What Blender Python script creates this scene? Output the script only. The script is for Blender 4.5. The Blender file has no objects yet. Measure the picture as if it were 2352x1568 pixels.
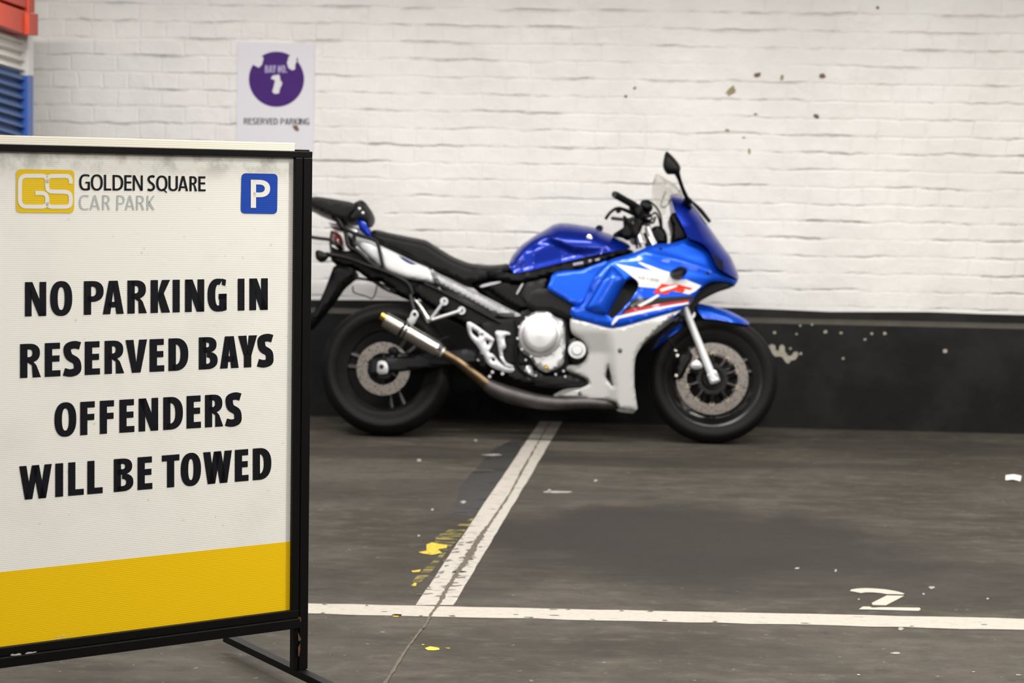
import bpy, bmesh, math, random
from mathutils import Vector, Matrix
from mathutils.geometry import delaunay_2d_cdt
random.seed(7)
S = bpy.context.scene
COL = S.collection
# ------------------------------------------------------------------ camera, light, exposure
F, PITCH, ROLL, CAMH = 4370.0, 0.0896, 0.0190, 1.22          # focal length in px of the 2352 wide frame
RT, FW, UP = Vector((1, 0, 0)), Vector((0, math.cos(PITCH), -math.sin(PITCH))), Vector((0, math.sin(PITCH), math.cos(PITCH)))
E1 = RT*math.cos(ROLL) + UP*math.sin(ROLL)
EU = UP*math.cos(ROLL) - RT*math.sin(ROLL)
CAM = Vector((0, 0, CAMH))
cd = bpy.data.cameras.new('camera'); cam = bpy.data.objects.new('camera', cd); COL.objects.link(cam)
cd.sensor_width = 36.0; cd.lens = F/2352*36.0
m = Matrix((E1, EU, -FW)).transposed().to_4x4(); m.translation = CAM; cam.matrix_world = m
cd.dof.use_dof = True; cd.dof.focus_distance = 4.45; cd.dof.aperture_fstop = 4.8
S.camera = cam
S.view_settings.view_transform = 'Standard'; S.view_settings.look = 'None'; S.view_settings.gamma = 1.0
S.view_settings.use_curve_mapping = False
S.view_settings.exposure = 0.0
w = bpy.data.worlds.new('world'); S.world = w; w.use_nodes = True
w.node_tree.nodes['Background'].inputs[0].default_value = (1, .96, .9, 1); w.node_tree.nodes['Background'].inputs[1].default_value = 0.02
def lamp(x, y, z, power, sx=1.2, sy=.14, rz=0.0, col=(1, .97, .92)):
    l = bpy.data.lights.new('fluorescent_light', 'AREA'); l.shape = 'RECTANGLE'; l.size = sx; l.size_y = sy; l.energy = power; l.color = col
    o = bpy.data.objects.new('fluorescent_light', l); COL.objects.link(o); o.location = (x, y, z); o.rotation_euler = (0, 0, rz)
# rows of ceiling tubes running along the bays
for x, p in ((-3.6, 22), (-1.7, 72), (.2, 52), (2.0, 50), (3.8, 42)):
    lamp(x, 7.2, 2.66, p)
for x, p in ((-2.6, 34), (-.6, 64), (1.4, 86), (3.4, 64)):
    lamp(x, 4.2, 2.66, p)
for x in (-1.2, 1.0, 3.2):
    lamp(x, 1.2, 2.66, 62)

def ray(px, py):
    return FW + E1*((px-1176.0)/F) - EU*((py-784.0)/F)
def on_plane(px, py, p0, n):
    d = ray(px, py); return CAM + d*((p0-CAM).dot(n)/d.dot(n))
def on_floor(px, py, z=0.0):
    return on_plane(px, py, Vector((0, 0, z)), Vector((0, 0, 1)))

# ------------------------------------------------------------------ materials
def mat(name, col, rough=.5, metal=0.0, coat=0.0, noise=0.0, nscale=40.0, bump=0.0, bscale=200.0, spec=.5, trans=0.0, ior=1.45):
    M = bpy.data.materials.new(name); M.use_nodes = True
    nt = M.node_tree; b = nt.nodes['Principled BSDF']
    b.inputs['Base Color'].default_value = (*col, 1); b.inputs['Roughness'].default_value = rough; b.inputs['Metallic'].default_value = metal
    b.inputs['Coat Weight'].default_value = coat; b.inputs['Coat Roughness'].default_value = .06; b.inputs['Specular IOR Level'].default_value = spec
    b.inputs['Transmission Weight'].default_value = trans; b.inputs['IOR'].default_value = ior
    if noise or bump:
        tc = nt.nodes.new('ShaderNodeTexCoord')
    if noise:
        n = nt.nodes.new('ShaderNodeTexNoise'); n.inputs['Scale'].default_value = nscale; n.inputs['Detail'].default_value = 6
        nt.links.new(tc.outputs['Object'], n.inputs['Vector'])
        mx = nt.nodes.new('ShaderNodeMix'); mx.data_type = 'RGBA'
        mx.inputs[6].default_value = tuple(c*(1-noise) for c in col)+(1,); mx.inputs[7].default_value = tuple(min(1, c*(1+noise)) for c in col)+(1,)
        nt.links.new(n.outputs['Fac'], mx.inputs[0]); nt.links.new(mx.outputs[2], b.inputs['Base Color'])
    if bump:
        n2 = nt.nodes.new('ShaderNodeTexNoise'); n2.inputs['Scale'].default_value = bscale; n2.inputs['Detail'].default_value = 3
        nt.links.new(tc.outputs['Object'], n2.inputs['Vector'])
        bp = nt.nodes.new('ShaderNodeBump'); bp.inputs['Strength'].default_value = bump; bp.inputs['Distance'].default_value = .002
        nt.links.new(n2.outputs['Fac'], bp.inputs['Height']); nt.links.new(bp.outputs[0], b.inputs['Normal'])
    return M
class Nodes:
    """small helper to wire shader nodes"""
    def __init__(s, M): s.nt = M.node_tree; s.b = s.nt.nodes['Principled BSDF']
    def n(s, t, **kw):
        x = s.nt.nodes.new(t)
        for k, v in kw.items(): setattr(x, k, v)
        return x
    def l(s, a, b): s.nt.links.new(a, b)
    def val(s, sock, v):
        if isinstance(v, (int, float)): sock.default_value = v
        else: s.l(v, sock)
    def math(s, op, a, b=0.0, clamp=False):
        x = s.n('ShaderNodeMath', operation=op); x.use_clamp = clamp
        s.val(x.inputs[0], a); s.val(x.inputs[1], b); return x.outputs[0]
    def ramp(s, f, lo, hi, a=0.0, b=1.0):
        x = s.n('ShaderNodeMapRange'); x.clamp = True; x.interpolation_type = 'SMOOTHSTEP'
        s.val(x.inputs[0], f); x.inputs[1].default_value = lo; x.inputs[2].default_value = hi; x.inputs[3].default_value = a; x.inputs[4].default_value = b
        return x.outputs[0]
    def noise(s, vec, scale, detail=4, rough=.55, out='Fac'):
        x = s.n('ShaderNodeTexNoise'); x.inputs['Scale'].default_value = scale; x.inputs['Detail'].default_value = detail; x.inputs['Roughness'].default_value = rough
        s.l(vec, x.inputs['Vector']); return x.outputs[out]
    def mix(s, f, a, b):
        x = s.n('ShaderNodeMix', data_type='RGBA'); s.val(x.inputs[0], f)
        for i, c in ((6, a), (7, b)):
            if isinstance(c, tuple): x.inputs[i].default_value = (*c, 1)
            else: s.l(c, x.inputs[i])
        return x.outputs[2]
    def mapping(s, vec, scale=(1, 1, 1), loc=(0, 0, 0)):
        x = s.n('ShaderNodeMapping'); x.inputs['Scale'].default_value = scale; x.inputs['Location'].default_value = loc
        s.l(vec, x.inputs['Vector']); return x.outputs[0]
    def obj(s): return s.n('ShaderNodeTexCoord').outputs['Object']

blue = mat('blue_paint', (.0035, .066, .52), .36, .5, .3, spec=.2)
deepblue = mat('deep_blue_paint', (.002, .017, .24), .33, .55, .35, spec=.2)
spar_silver = mat('frame_silver_paint', (.36, .36, .38), .36, .35, .3)
silverpaint = mat('pearl_silver_paint', (.70, .71, .72), .35, .15, .6)
whitepaint = mat('pearl_white_paint', (.54, .54, .53), .34, .05, .4)
rubber = mat('rubber', (.0065, .0064, .006), .62, bump=.2, spec=.2)
blackp = mat('black_plastic', (.0032, .0032, .0035), .45, spec=.2)
blackm = mat('black_metal', (.005, .005, .0053), .34, spec=.3)
rimm = mat('black_rim_paint', (.013, .0125, .012), .28, spec=.5)
darkm = mat('dark_engine_metal', (.0065, .0065, .007), .42, .3, noise=.5, spec=.3, nscale=30)
greym = mat('dark_grey_alloy', (.013, .0135, .015), .42, .3, spec=.3)
alloy = mat('cast_alloy', (.62, .62, .63), .36, .75, bump=.1, bscale=300)
satin = mat('satin_alloy', (.50, .50, .52), .36, .7)
steel = mat('brushed_steel', (.55, .53, .50), .22, 1.0)
pipe = mat('heated_pipe', (.19, .135, .08), .32, 1.0, noise=.55, nscale=26)
darkpipe = mat('dark_pipe', (.075, .068, .068), .42, .7, noise=.5, nscale=22)
gold = mat('gold_anodised', (.80, .55, .12), .25, 1.0)
seatm = mat('seat_vinyl', (.0055, .0055, .006), .5, spec=.22, bump=.35, bscale=500)
redlens = mat('red_lens', (.12, .008, .006), .12, 0, .5)
orange = mat('orange_red_decal', (.62, .026, .002), .35, 0, .15, spec=.25)
reddecal = mat('red_decal', (.45, .015, .010), .35, 0, .15, spec=.25)
blackdecal = mat('black_decal', (.006, .006, .006), .35, 0, .15, spec=.25)
whitedecal = mat('white_decal', (.72, .72, .72), .35, 0, .15, spec=.25)
greydecal = mat('grey_decal', (.40, .39, .36), .35, 0, .8)
bluedecal = mat('dark_blue_decal', (.012, .02, .12), .35, 0, .15, spec=.25)
glass = mat('clear_screen', (.86, .85, .82), .03, 0, 0, trans=.86, ior=1.15)
lensdark = mat('headlight_lens', (.006, .008, .03), .06, 0, 1.0)
mirrorm = mat('mirror_glass', (.8, .8, .8), .03, 1.0)
radm = mat('radiator', (.008, .008, .008), .5)

def disc_material():
    M = mat('drilled_disc', (.40, .36, .32), .34, .95); N = Nodes(M)
    v = N.n('ShaderNodeTexVoronoi'); v.inputs['Scale'].default_value = 95; N.l(N.obj(), v.inputs['Vector'])
    f = N.ramp(v.outputs['Distance'], .22, .34)
    N.l(N.mix(f, (.03, .027, .024), (.20, .18, .165)), N.b.inputs['Base Color'])
    return M
discm = disc_material()
buttonm = mat('tan_button_metal', (.30, .25, .19), .35, .9)

# ------------------------------------------------------------------ mesh helpers
def link(name, me, parent=None, mt=None, smooth=35):
    o = bpy.data.objects.new(name, me); COL.objects.link(o)
    if parent is not None: o.parent = parent
    if mt is not None:
        for x in (mt if isinstance(mt, (list, tuple)) else [mt]): me.materials.append(x)
    if smooth:
        me.shade_smooth(); me.set_sharp_from_angle(angle=math.radians(smooth))
    return o
def obj(name, V, Fc, parent=None, mt=None, smooth=35, recalc=True):
    me = bpy.data.meshes.new(name); me.from_pydata([tuple(v) for v in V], [], [tuple(f) for f in Fc]); me.update()
    if recalc:
        bm = bmesh.new(); bm.from_mesh(me); bmesh.ops.recalc_face_normals(bm, faces=bm.faces); bm.to_mesh(me); bm.free()
    return link(name, me, parent, mt, smooth)
def empty(name, M=None, parent=None):
    o = bpy.data.objects.new(name, None); COL.objects.link(o); o.empty_display_size = .1
    if M is not None: o.matrix_world = M
    if parent is not None: o.parent = parent
    return o
def tag(o, label=None, cat=None, group=None, kind=None):
    for k, v in (('label', label), ('category', cat), ('group', group), ('kind', kind)):
        if v: o[k] = v
    return o
class G:
    """collects geometry for one mesh"""
    def __init__(s): s.V = []; s.F = []
    def add(s, V, Fc):
        b = len(s.V); s.V += [Vector(v) for v in V]; s.F += [tuple(i+b for i in f) for f in Fc]; return s
    def box(s, c, h, M=None):
        V = [Vector((c[0]+i*h[0], c[1]+j*h[1], c[2]+k*h[2])) for i in (-1, 1) for j in (-1, 1) for k in (-1, 1)]
        if M is not None: V = [M @ v for v in V]
        return s.add(V, [(0, 1, 3, 2), (4, 6, 7, 5), (0, 4, 5, 1), (2, 3, 7, 6), (0, 2, 6, 4), (1, 5, 7, 3)])
    def lathe(s, c, prof, n=48, a0=0.0, a1=2*math.pi, closed=False):
        """revolve (r, y) round the local y axis through c"""
        full = abs(a1-a0-2*math.pi) < 1e-6; m_ = n if full else n+1; V = []; Fc = []
        for i in range(m_):
            a = a0+(a1-a0)*i/n
            for r, y in prof: V.append(Vector((c[0]+r*math.cos(a), c[1]+y, c[2]+r*math.sin(a))))
        k = len(prof)
        for i in range(n):
            for j in range(k if closed else k-1):
                p, q = i*k, ((i+1) % m_)*k; j2 = (j+1) % k
                Fc.append((p+j, q+j, q+j2, p+j2))
        return s.add(V, Fc)
    def tube(s, pts, rad, n=12, smooth=True, cap=True):
        pts = [Vector(p) for p in pts]
        if isinstance(rad, (int, float)): rad = [rad]*len(pts)
        if smooth and len(pts) > 2:
            P, R = [], []
            for i in range(len(pts)-1):
                p0, p1, p2, p3 = pts[max(i-1, 0)], pts[i], pts[i+1], pts[min(i+2, len(pts)-1)]
                for k in range(6):
                    t = k/6; P.append(.5*((2*p1)+(p2-p0)*t+(2*p0-5*p1+4*p2-p3)*t*t+(3*p1-p0-3*p2+p3)*t**3)); R.append(rad[i]*(1-t)+rad[i+1]*t)
            P.append(pts[-1]); R.append(rad[-1])
        else: P, R = pts, rad
        V, Fc = [], []; t = (P[1]-P[0]).normalized(); u = t.orthogonal().normalized()
        for i, p in enumerate(P):
            t = (P[min(i+1, len(P)-1)]-P[max(i-1, 0)]).normalized(); u = (u-t*u.dot(t)).normalized(); b = t.cross(u)
            for k in range(n):
                a = 2*math.pi*k/n; V.append(p+(u*math.cos(a)+b*math.sin(a))*R[i])
        for i in range(len(P)-1):
            for k in range(n): Fc.append((i*n+k, i*n+(k+1) % n, (i+1)*n+(k+1) % n, (i+1)*n+k))
        if cap: Fc += [tuple(range(n)), tuple((len(P)-1)*n+k for k in range(n))]
        return s.add(V, Fc)
    def make(s, name, parent=None, mt=None, smooth=35): return obj(name, s.V, s.F, parent, mt, smooth)
def bevel(o, wd=.003, seg=2):
    b = o.modifiers.new('bevel', 'BEVEL'); b.width = wd; b.segments = seg; b.limit_method = 'ANGLE'; b.angle_limit = math.radians(40); return o

def dense(poly, step):
    out = []
    for i in range(len(poly)):
        a, b = Vector(poly[i]), Vector(poly[(i+1) % len(poly)]); k = max(1, int(math.ceil((b-a).length/step)))
        out += [a.lerp(b, j/k) for j in range(k)]
    return out
def rounded(poly, it=1):
    """soften a traced outline: one corner-cutting pass that keeps its general run"""
    for _ in range(it):
        q = []
        for i in range(len(poly)):
            a, b, c = Vector(poly[i-1]), Vector(poly[i]), Vector(poly[(i+1) % len(poly)])
            k1 = min(.25, 6/max((b-a).length, 1e-6)); k2 = min(.25, 6/max((c-b).length, 1e-6))
            q += [b.lerp(a, k1), b.lerp(c, k2)]
        poly = q
    return [tuple(p) for p in poly]
def inside(p, poly):
    x, y = p; r = False; j = len(poly)-1
    for i in range(len(poly)):
        xi, yi = poly[i]; xj, yj = poly[j]
        if (yi > y) != (yj > y) and x < (xj-xi)*(y-yi)/(yj-yi)+xi: r = not r
        j = i
    return r
def segdist(p, segs):
    best = 1e9; px, py = p
    for ax, ay, bx, by in segs:
        dx, dy = bx-ax, by-ay; L = dx*dx+dy*dy
        t = 0 if L == 0 else max(0, min(1, ((px-ax)*dx+(py-ay)*dy)/L))
        d = (px-ax-t*dx)**2+(py-ay-t*dy)**2
        if d < best: best = d
    return math.sqrt(best)
def segs_of(poly, closed=True):
    n = len(poly); return [(poly[i][0], poly[i][1], poly[(i+1) % n][0], poly[(i+1) % n][1]) for i in range(n if closed else n-1)]
def fill(poly, step, holes=()):
    """triangulate an outline with inner points; returns points and triangles"""
    ring = [tuple(p) for p in dense(poly, step)]; pts = [Vector(p) for p in ring]; n = len(pts)
    edges = [(i, (i+1) % n) for i in range(n)]; segs = segs_of(ring)
    for h in holes:
        hr = dense(h, step); b = len(pts); pts += hr; k = len(hr); edges += [(b+i, b+(i+1) % k) for i in range(k)]; segs += segs_of([tuple(p) for p in hr])
    xs = [p[0] for p in ring]; ys = [p[1] for p in ring]
    y = min(ys)+step*.5; row = 0
    while y < max(ys):
        x = min(xs)+step*(.5 if row % 2 else 1.0)*.9
        while x < max(xs):
            if inside((x, y), ring) and segdist((x, y), segs) > step*.45: pts.append(Vector((x, y)))
            x += step
        y += step*.87; row += 1
    V, _, T, *_ = delaunay_2d_cdt(pts, edges, [], 0, 1e-5)
    V = [(v[0], v[1]) for v in V]; T2 = []
    for t in T:
        c = (sum(V[i][0] for i in t)/len(t), sum(V[i][1] for i in t)/len(t))
        if inside(c, ring) and not any(inside(c, h) for h in holes): T2.append(tuple(t))
    return V, T2, segs

# ------------------------------------------------------------------ lettering drawn as shapes
def glyph(ch, W, H, T, Th=None):
    """polygons (lists of (u, t)) of a capital letter, W wide, H high, stem T, bar Th"""
    Th = Th or T*.86; P = []
    rect = lambda x0, y0, x1, y1: P.append([(x0, y0), (x1, y0), (x1, y1), (x0, y1)])
    def ring(cx, cy, rx, ry, tx, ty, a0, a1, n=28, e=2.35):
        o = []; i_ = []
        for k in range(n+1):
            a = math.radians(a0+(a1-a0)*k/n); c, s = math.cos(a), math.sin(a)
            f = lambda v: math.copysign(abs(v)**(2/e), v)
            o.append((cx+rx*f(c), cy+ry*f(s))); i_.append((cx+(rx-tx)*f(c), cy+(ry-ty)*f(s)))
        for k in range(n): P.append([o[k], o[k+1], i_[k+1], i_[k]])
    def stroke(pts, th):
        q = []
        for i in range(len(pts)-1):
            p0, p1, p2, p3 = [Vector(pts[max(0, min(len(pts)-1, i+d))]) for d in (-1, 0, 1, 2)]
            for k in range(6):
                t = k/6; q.append(.5*((2*p1)+(p2-p0)*t+(2*p0-5*p1+4*p2-p3)*t*t+(3*p1-p0-3*p2+p3)*t**3))
        q.append(Vector(pts[-1])); L, R = [], []
        for i, p in enumerate(q):
            d = (q[min(i+1, len(q)-1)]-q[max(i-1, 0)]).normalized(); nn = Vector((-d.y, d.x))*th/2; L.append(tuple(p+nn)); R.append(tuple(p-nn))
        for i in range(len(q)-1): P.append([R[i], R[i+1], L[i+1], L[i]])
    if ch == 'I': rect(0, 0, W, H)
    elif ch in 'ELF':
        rect(0, 0, T, H)
        if ch in 'EL': rect(T, 0, W, Th)
        if ch in 'EF': rect(T, H-Th, W*.97, H); rect(T, H*.53-Th/2, W*.94, H*.53+Th/2)
    elif ch == 'T': rect(0, H-Th, W, H); rect(W/2-T/2, 0, W/2+T/2, H-Th)
    elif ch == 'N':
        rect(0, 0, T*.92, H); rect(W-T*.92, 0, W, H); P.append([(0, H), (T*1.02, H), (W, 0), (W-T*1.02, 0)])
    elif ch in 'OQ':
        ring(W/2, H/2, W/2, H/2*1.03, T*1.04, Th, 0, 360, 56)
        if ch == 'Q': P.append([(W*.5, H*.12), (W*.62, H*.16), (W*.97, -H*.08), (W*.92, -H*.15)])
    elif ch in 'CG':
        ring(W*.56, H/2, W*.56, H/2*1.03, T*1.05, Th, 70, 290, 36)
        y1 = H/2+H/2*1.03*.985; P.append([(W*.75, y1-Th), (W*.75, y1+.01*H), (W*.97, H*.97), (W*.93, H*.97-Th*1.0)])
        y0 = H/2-H/2*1.03*.985
        if ch == 'C': P.append([(W*.75, y0+Th), (W*.75, y0-.01*H), (W*.97, H*.03), (W*.93, H*.03+Th)])
        else:
            P.append([(W*.72, y0+Th), (W*.72, y0-.01*H), (W, H*.03), (W, H*.10+Th*.6), (W*.9, H*.06+Th*.9)])
            rect(W-T, H*.05, W, H*.54); rect(W*.58, H*.54-Th*.9, W, H*.54)
    elif ch == 'D':
        rect(0, 0, T, H); ring(W*.35, H/2, W*.65, H/2, T*1.05, Th, -90, 90, 32); rect(T*.5, 0, W*.36, Th); rect(T*.5, H-Th, W*.36, H)
    elif ch in 'PR':
        b = .62 if ch == 'P' else .56
        rect(0, 0, T, H); ring(W*.42, H*(1-b/2), W*.58 if ch == 'P' else W*.53, H*b/2, T*1.02, Th*.92, -90, 90, 28); rect(T*.5, H-Th*.92, W*.43, H); rect(T*.5, H*(1-b), W*.43, H*(1-b)+Th*.92)
        if ch == 'R': P.append([(W*.38, H*.48), (W*.62, H*.47), (W*.78, H*.36), (W, 0), (W-T*1.12, 0), (W*.56, H*.36), (W*.38, H*.44)])
    elif ch == 'B':
        rect(0, 0, T, H)
        ring(W*.42, H*.755, W*.52, H*.245, T*.98, Th*.88, -90, 90, 24); ring(W*.42, H*.27, W*.58, H*.27, T*1.0, Th*.88, -90, 90, 24)
        rect(T*.5, H-Th*.88, W*.43, H); rect(T*.5, H*.51, W*.43, H*.51+Th*.9); rect(T*.5, 0, W*.43, Th*.88)
    elif ch == 'A':
        k = T*.60
        P.append([(0, 0), (T*1.02, 0), (W/2+k*.12, H*.80), (W/2, H), (W/2-k, H)]); P.append([(W, 0), (W-T*1.02, 0), (W/2-k*.12, H*.80), (W/2, H), (W/2+k, H)])
        rect(W*.24, H*.20, W*.76, H*.20+Th*.92)
    elif ch == 'V':
        P.append([(0, H), (T*1.08, H), (W/2+T*.05, H*.22), (W/2, 0), (W/2-T*.58, 0)]); P.append([(W, H), (W-T*1.08, H), (W/2-T*.05, H*.22), (W/2, 0), (W/2+T*.58, 0)])
    elif ch == 'W':
        a, b, c = W*.29, W*.5, W*.71
        for x0, x1, sg in ((0, a, 1), (W, c, -1)):
            P.append([(x0, H), (x0+sg*T*1.02, H), (x1+sg*T*.40, 0), (x1-sg*T*.52, 0)])
            P.append([(b-sg*T*.50, H), (b+sg*T*.42, H), (x1+sg*T*.52, 0), (x1-sg*T*.40, 0)])
    elif ch == 'Y':
        P.append([(0, H), (T*1.12, H), (W/2+T*.1, H*.42), (W/2-T*.5, H*.36)]); P.append([(W, H), (W-T*1.12, H), (W/2-T*.1, H*.42), (W/2+T*.5, H*.36)]); rect(W/2-T*.5, 0, W/2+T*.5, H*.42)
    elif ch == 'K':
        rect(0, 0, T, H); P.append([(T*.9, H*.52), (W-T*1.12, H), (W, H), (T*1.55, H*.47), (T*.9, H*.38)]); P.append([(T*1.0, H*.56), (T*1.75, H*.62), (W, 0), (W-T*1.18, 0), (T*1.0, H*.40)])
    elif ch == 'U':
        r = W/2; rect(0, r, T, H); rect(W-T, r, W, H); ring(r, r, r, r*1.02, T, Th, 180, 360, 28)
    elif ch == 'S':
        t = T*1.02; h = t/2
        stroke([(W*.93, H*.965-h*.75), (W*.62, H*1.02-h*.9), (W*.28, H*.94-h*.6), (h*1.0, H*.74), (W*.34, H*.565), (W*.70, H*.43), (W-h*.98, H*.25), (W*.72, H*.055+h*.65), (W*.38, -H*.02+h*.9), (W*.03, H*.04+h*.75)], t)
    elif ch == '1': rect(W*.45, 0, W*.45+T, H); P.append([(W*.45, H), (W*.45, H*.78), (0, H*.66), (0, H*.82)])
    elif ch == '.': rect(0, 0, T, T)
    elif ch == 'X': P.append([(0, 0), (T, 0), (W, H), (W-T, H)]); P.append([(W, 0), (W-T, 0), (0, H), (T, H)])
    elif ch == '6': ring(W/2, H*.3, W/2, H*.31, T, Th, 0, 360, 28); stroke([(W*.85, H*.97-h if False else H*.93), (W*.4, H*.85), (T/2, H*.5), (T/2, H*.3)], T)
    elif ch == '5': rect(0, H-Th, W*.9, H); rect(0, H*.55, T, H); ring(W*.4, H*.31, W*.6, H*.32, T, Th, -110, 110, 24)
    elif ch == '0': ring(W/2, H/2, W/2, H/2, T, Th, 0, 360, 36)
    return P
def letters(g, items, fr, to3d, T, top, bot, Th=None):
    """items: (char, x0, x1) in a zoom frame; top/bot: the two guide lines ((x, y), (x, y)); fr: frame to photo pixels; to3d: pixels to a point"""
    ln = lambda L, x: L[0][1]+(L[1][1]-L[0][1])*(x-L[0][0])/(L[1][0]-L[0][0])
    for ch, x0, x1 in items:
        xm = (x0+x1)/2; H = ln(bot, xm)-ln(top, xm)
        for poly in glyph(ch, x1-x0, H, T, Th):
            V = []
            for u, t in poly:
                x = x0+u; yt, yb = ln(top, x), ln(bot, x); y = yb-(t/H)*(yb-yt); V.append(to3d(*fr(x, y)))
            g.add(V, [tuple(range(len(V)))])
frame = lambda x0, y0, s: (lambda x, y: (x0+x/s, y0+y/s))
def flat(name, g, parent, mt):
    return obj(name, g.V, g.F, parent, mt, smooth=0, recalc=False)
def roundrect(q, r, n=6):
    """rounded quad from 4 corners, r in the same units"""
    out = []
    for i in range(4):
        a, b, c = Vector(q[i-1]), Vector(q[i]), Vector(q[(i+1) % 4]); p = b+(a-b).normalized()*r; s = b+(c-b).normalized()*r
        for k in range(n+1):
            t = k/n; out.append(tuple(p*(1-t)**2+b*2*t*(1-t)+s*t*t))
    return out

# ------------------------------------------------------------------ room
k0, k1 = on_floor(715, 955), on_floor(2352, 997)
WU = (k1-k0).normalized(); WN = Vector((WU.y, -WU.x, 0))          # along the wall, out of the wall
W0 = on_floor(1240, 968)-WN*.055
WM = Matrix((WU, -WN, Vector((0, 0, 1)))).transposed().to_4x4(); WM.translation = W0
WMI = WM.inverted()
wl = lambda px, py, off=0.0: WMI @ on_plane(px, py, W0+WN*off, WN)   # wall coordinates of a pixel
RH, XL, XR, YF = 2.75, -6.5, 6.5, -14.0

def floor_material():
    M = mat('floor_concrete', (.1, .1, .1), .5, spec=.08); N = Nodes(M); o = N.obj()
    big = N.noise(o, .9, 5, .6); st = N.noise(N.mapping(o, (1.0, 2.4, 1)), 2.6, 8, .66); fine = N.noise(o, 90, 4, .7); sp = N.noise(o, 38, 2, .5)
    a = N.mix(N.ramp(big, .34, .66), (.045, .039, .031), (.074, .066, .055))
    a = N.mix(N.ramp(st, .46, .72, 0, .5), a, (.112, .100, .083))
    a = N.mix(N.ramp(st, .46, .30, 0, .6), a, (.032, .028, .024))
    mid = N.noise(N.mapping(o, (1.0, 1.7, 1)), 11, 6, .68); a = N.mix(N.ramp(mid, .50, .70, 0, .5), a, (.108, .099, .086)); a = N.mix(N.ramp(mid, .47, .32, 0, .55), a, (.034, .031, .029))
    a = N.mix(N.ramp(fine, .35, .7, 0, .30), a, (.04, .036, .033))
    a = N.mix(N.ramp(sp, .70, .76, 0, .5), a, (.24, .22, .20))
    # old oil stains in the bay, and shade painted on towards the wall
    sx = N.n('ShaderNodeSeparateXYZ'); N.l(o, sx.inputs[0])
    for (x, y, rx, ry, k) in OIL_SHADE:
        dx = N.math('DIVIDE', N.math('SUBTRACT', sx.outputs[0], x), rx); dy = N.math('DIVIDE', N.math('SUBTRACT', sx.outputs[1], y), ry)
        d = N.math('ADD', N.math('MULTIPLY', dx, dx), N.math('MULTIPLY', dy, dy)); d = N.math('ADD', d, N.math('MULTIPLY', N.math('SUBTRACT', N.noise(o, 2.6, 4), .5), 1.6))
        a = N.mix(N.ramp(d, 1.15, .25, 0, k), a, (.030, .027, .024))
    N.l(a, N.b.inputs['Base Color'])
    N.l(N.ramp(st, .3, .7, .62, .78), N.b.inputs['Roughness'])
    bp = N.n('ShaderNodeBump'); bp.inputs['Strength'].default_value = .25; bp.inputs['Distance'].default_value = .003
    N.l(N.math('ADD', fine, N.math('MULTIPLY', sp, .6)), bp.inputs['Height']); N.l(bp.outputs[0], N.b.inputs['Normal'])
    return M
OIL_SHADE = []  # oil stains, plus dark streaks that shade the far floor by colour
for px, py, rx, ry, k in ((1560, 1240, 1.0, .75, .9), (1960, 1330, 1.0, .40, .55), (1000, 1130, .9, .35, .4), (1500, 1062, 1.3, .16, .6), (2150, 1030, .9, .28, .5), (1000, 1040, 1.2, .22, .5), (900, 1330, .5, .3, .3), (1500, 1490, .5, .10, .4)):
    q = on_floor(px, py); OIL_SHADE.append((q.x, q.y, rx, ry, k))
FLY = WM @ Vector((0, 0, 0))
g = G(); g.add([(-9, YF, 0), (9, YF, 0), (9, 11.5, 0), (-9, 11.5, 0)], [(0, 1, 2, 3)])
floor = tag(flat('floor', g, None, floor_material()), kind='structure')

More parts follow.
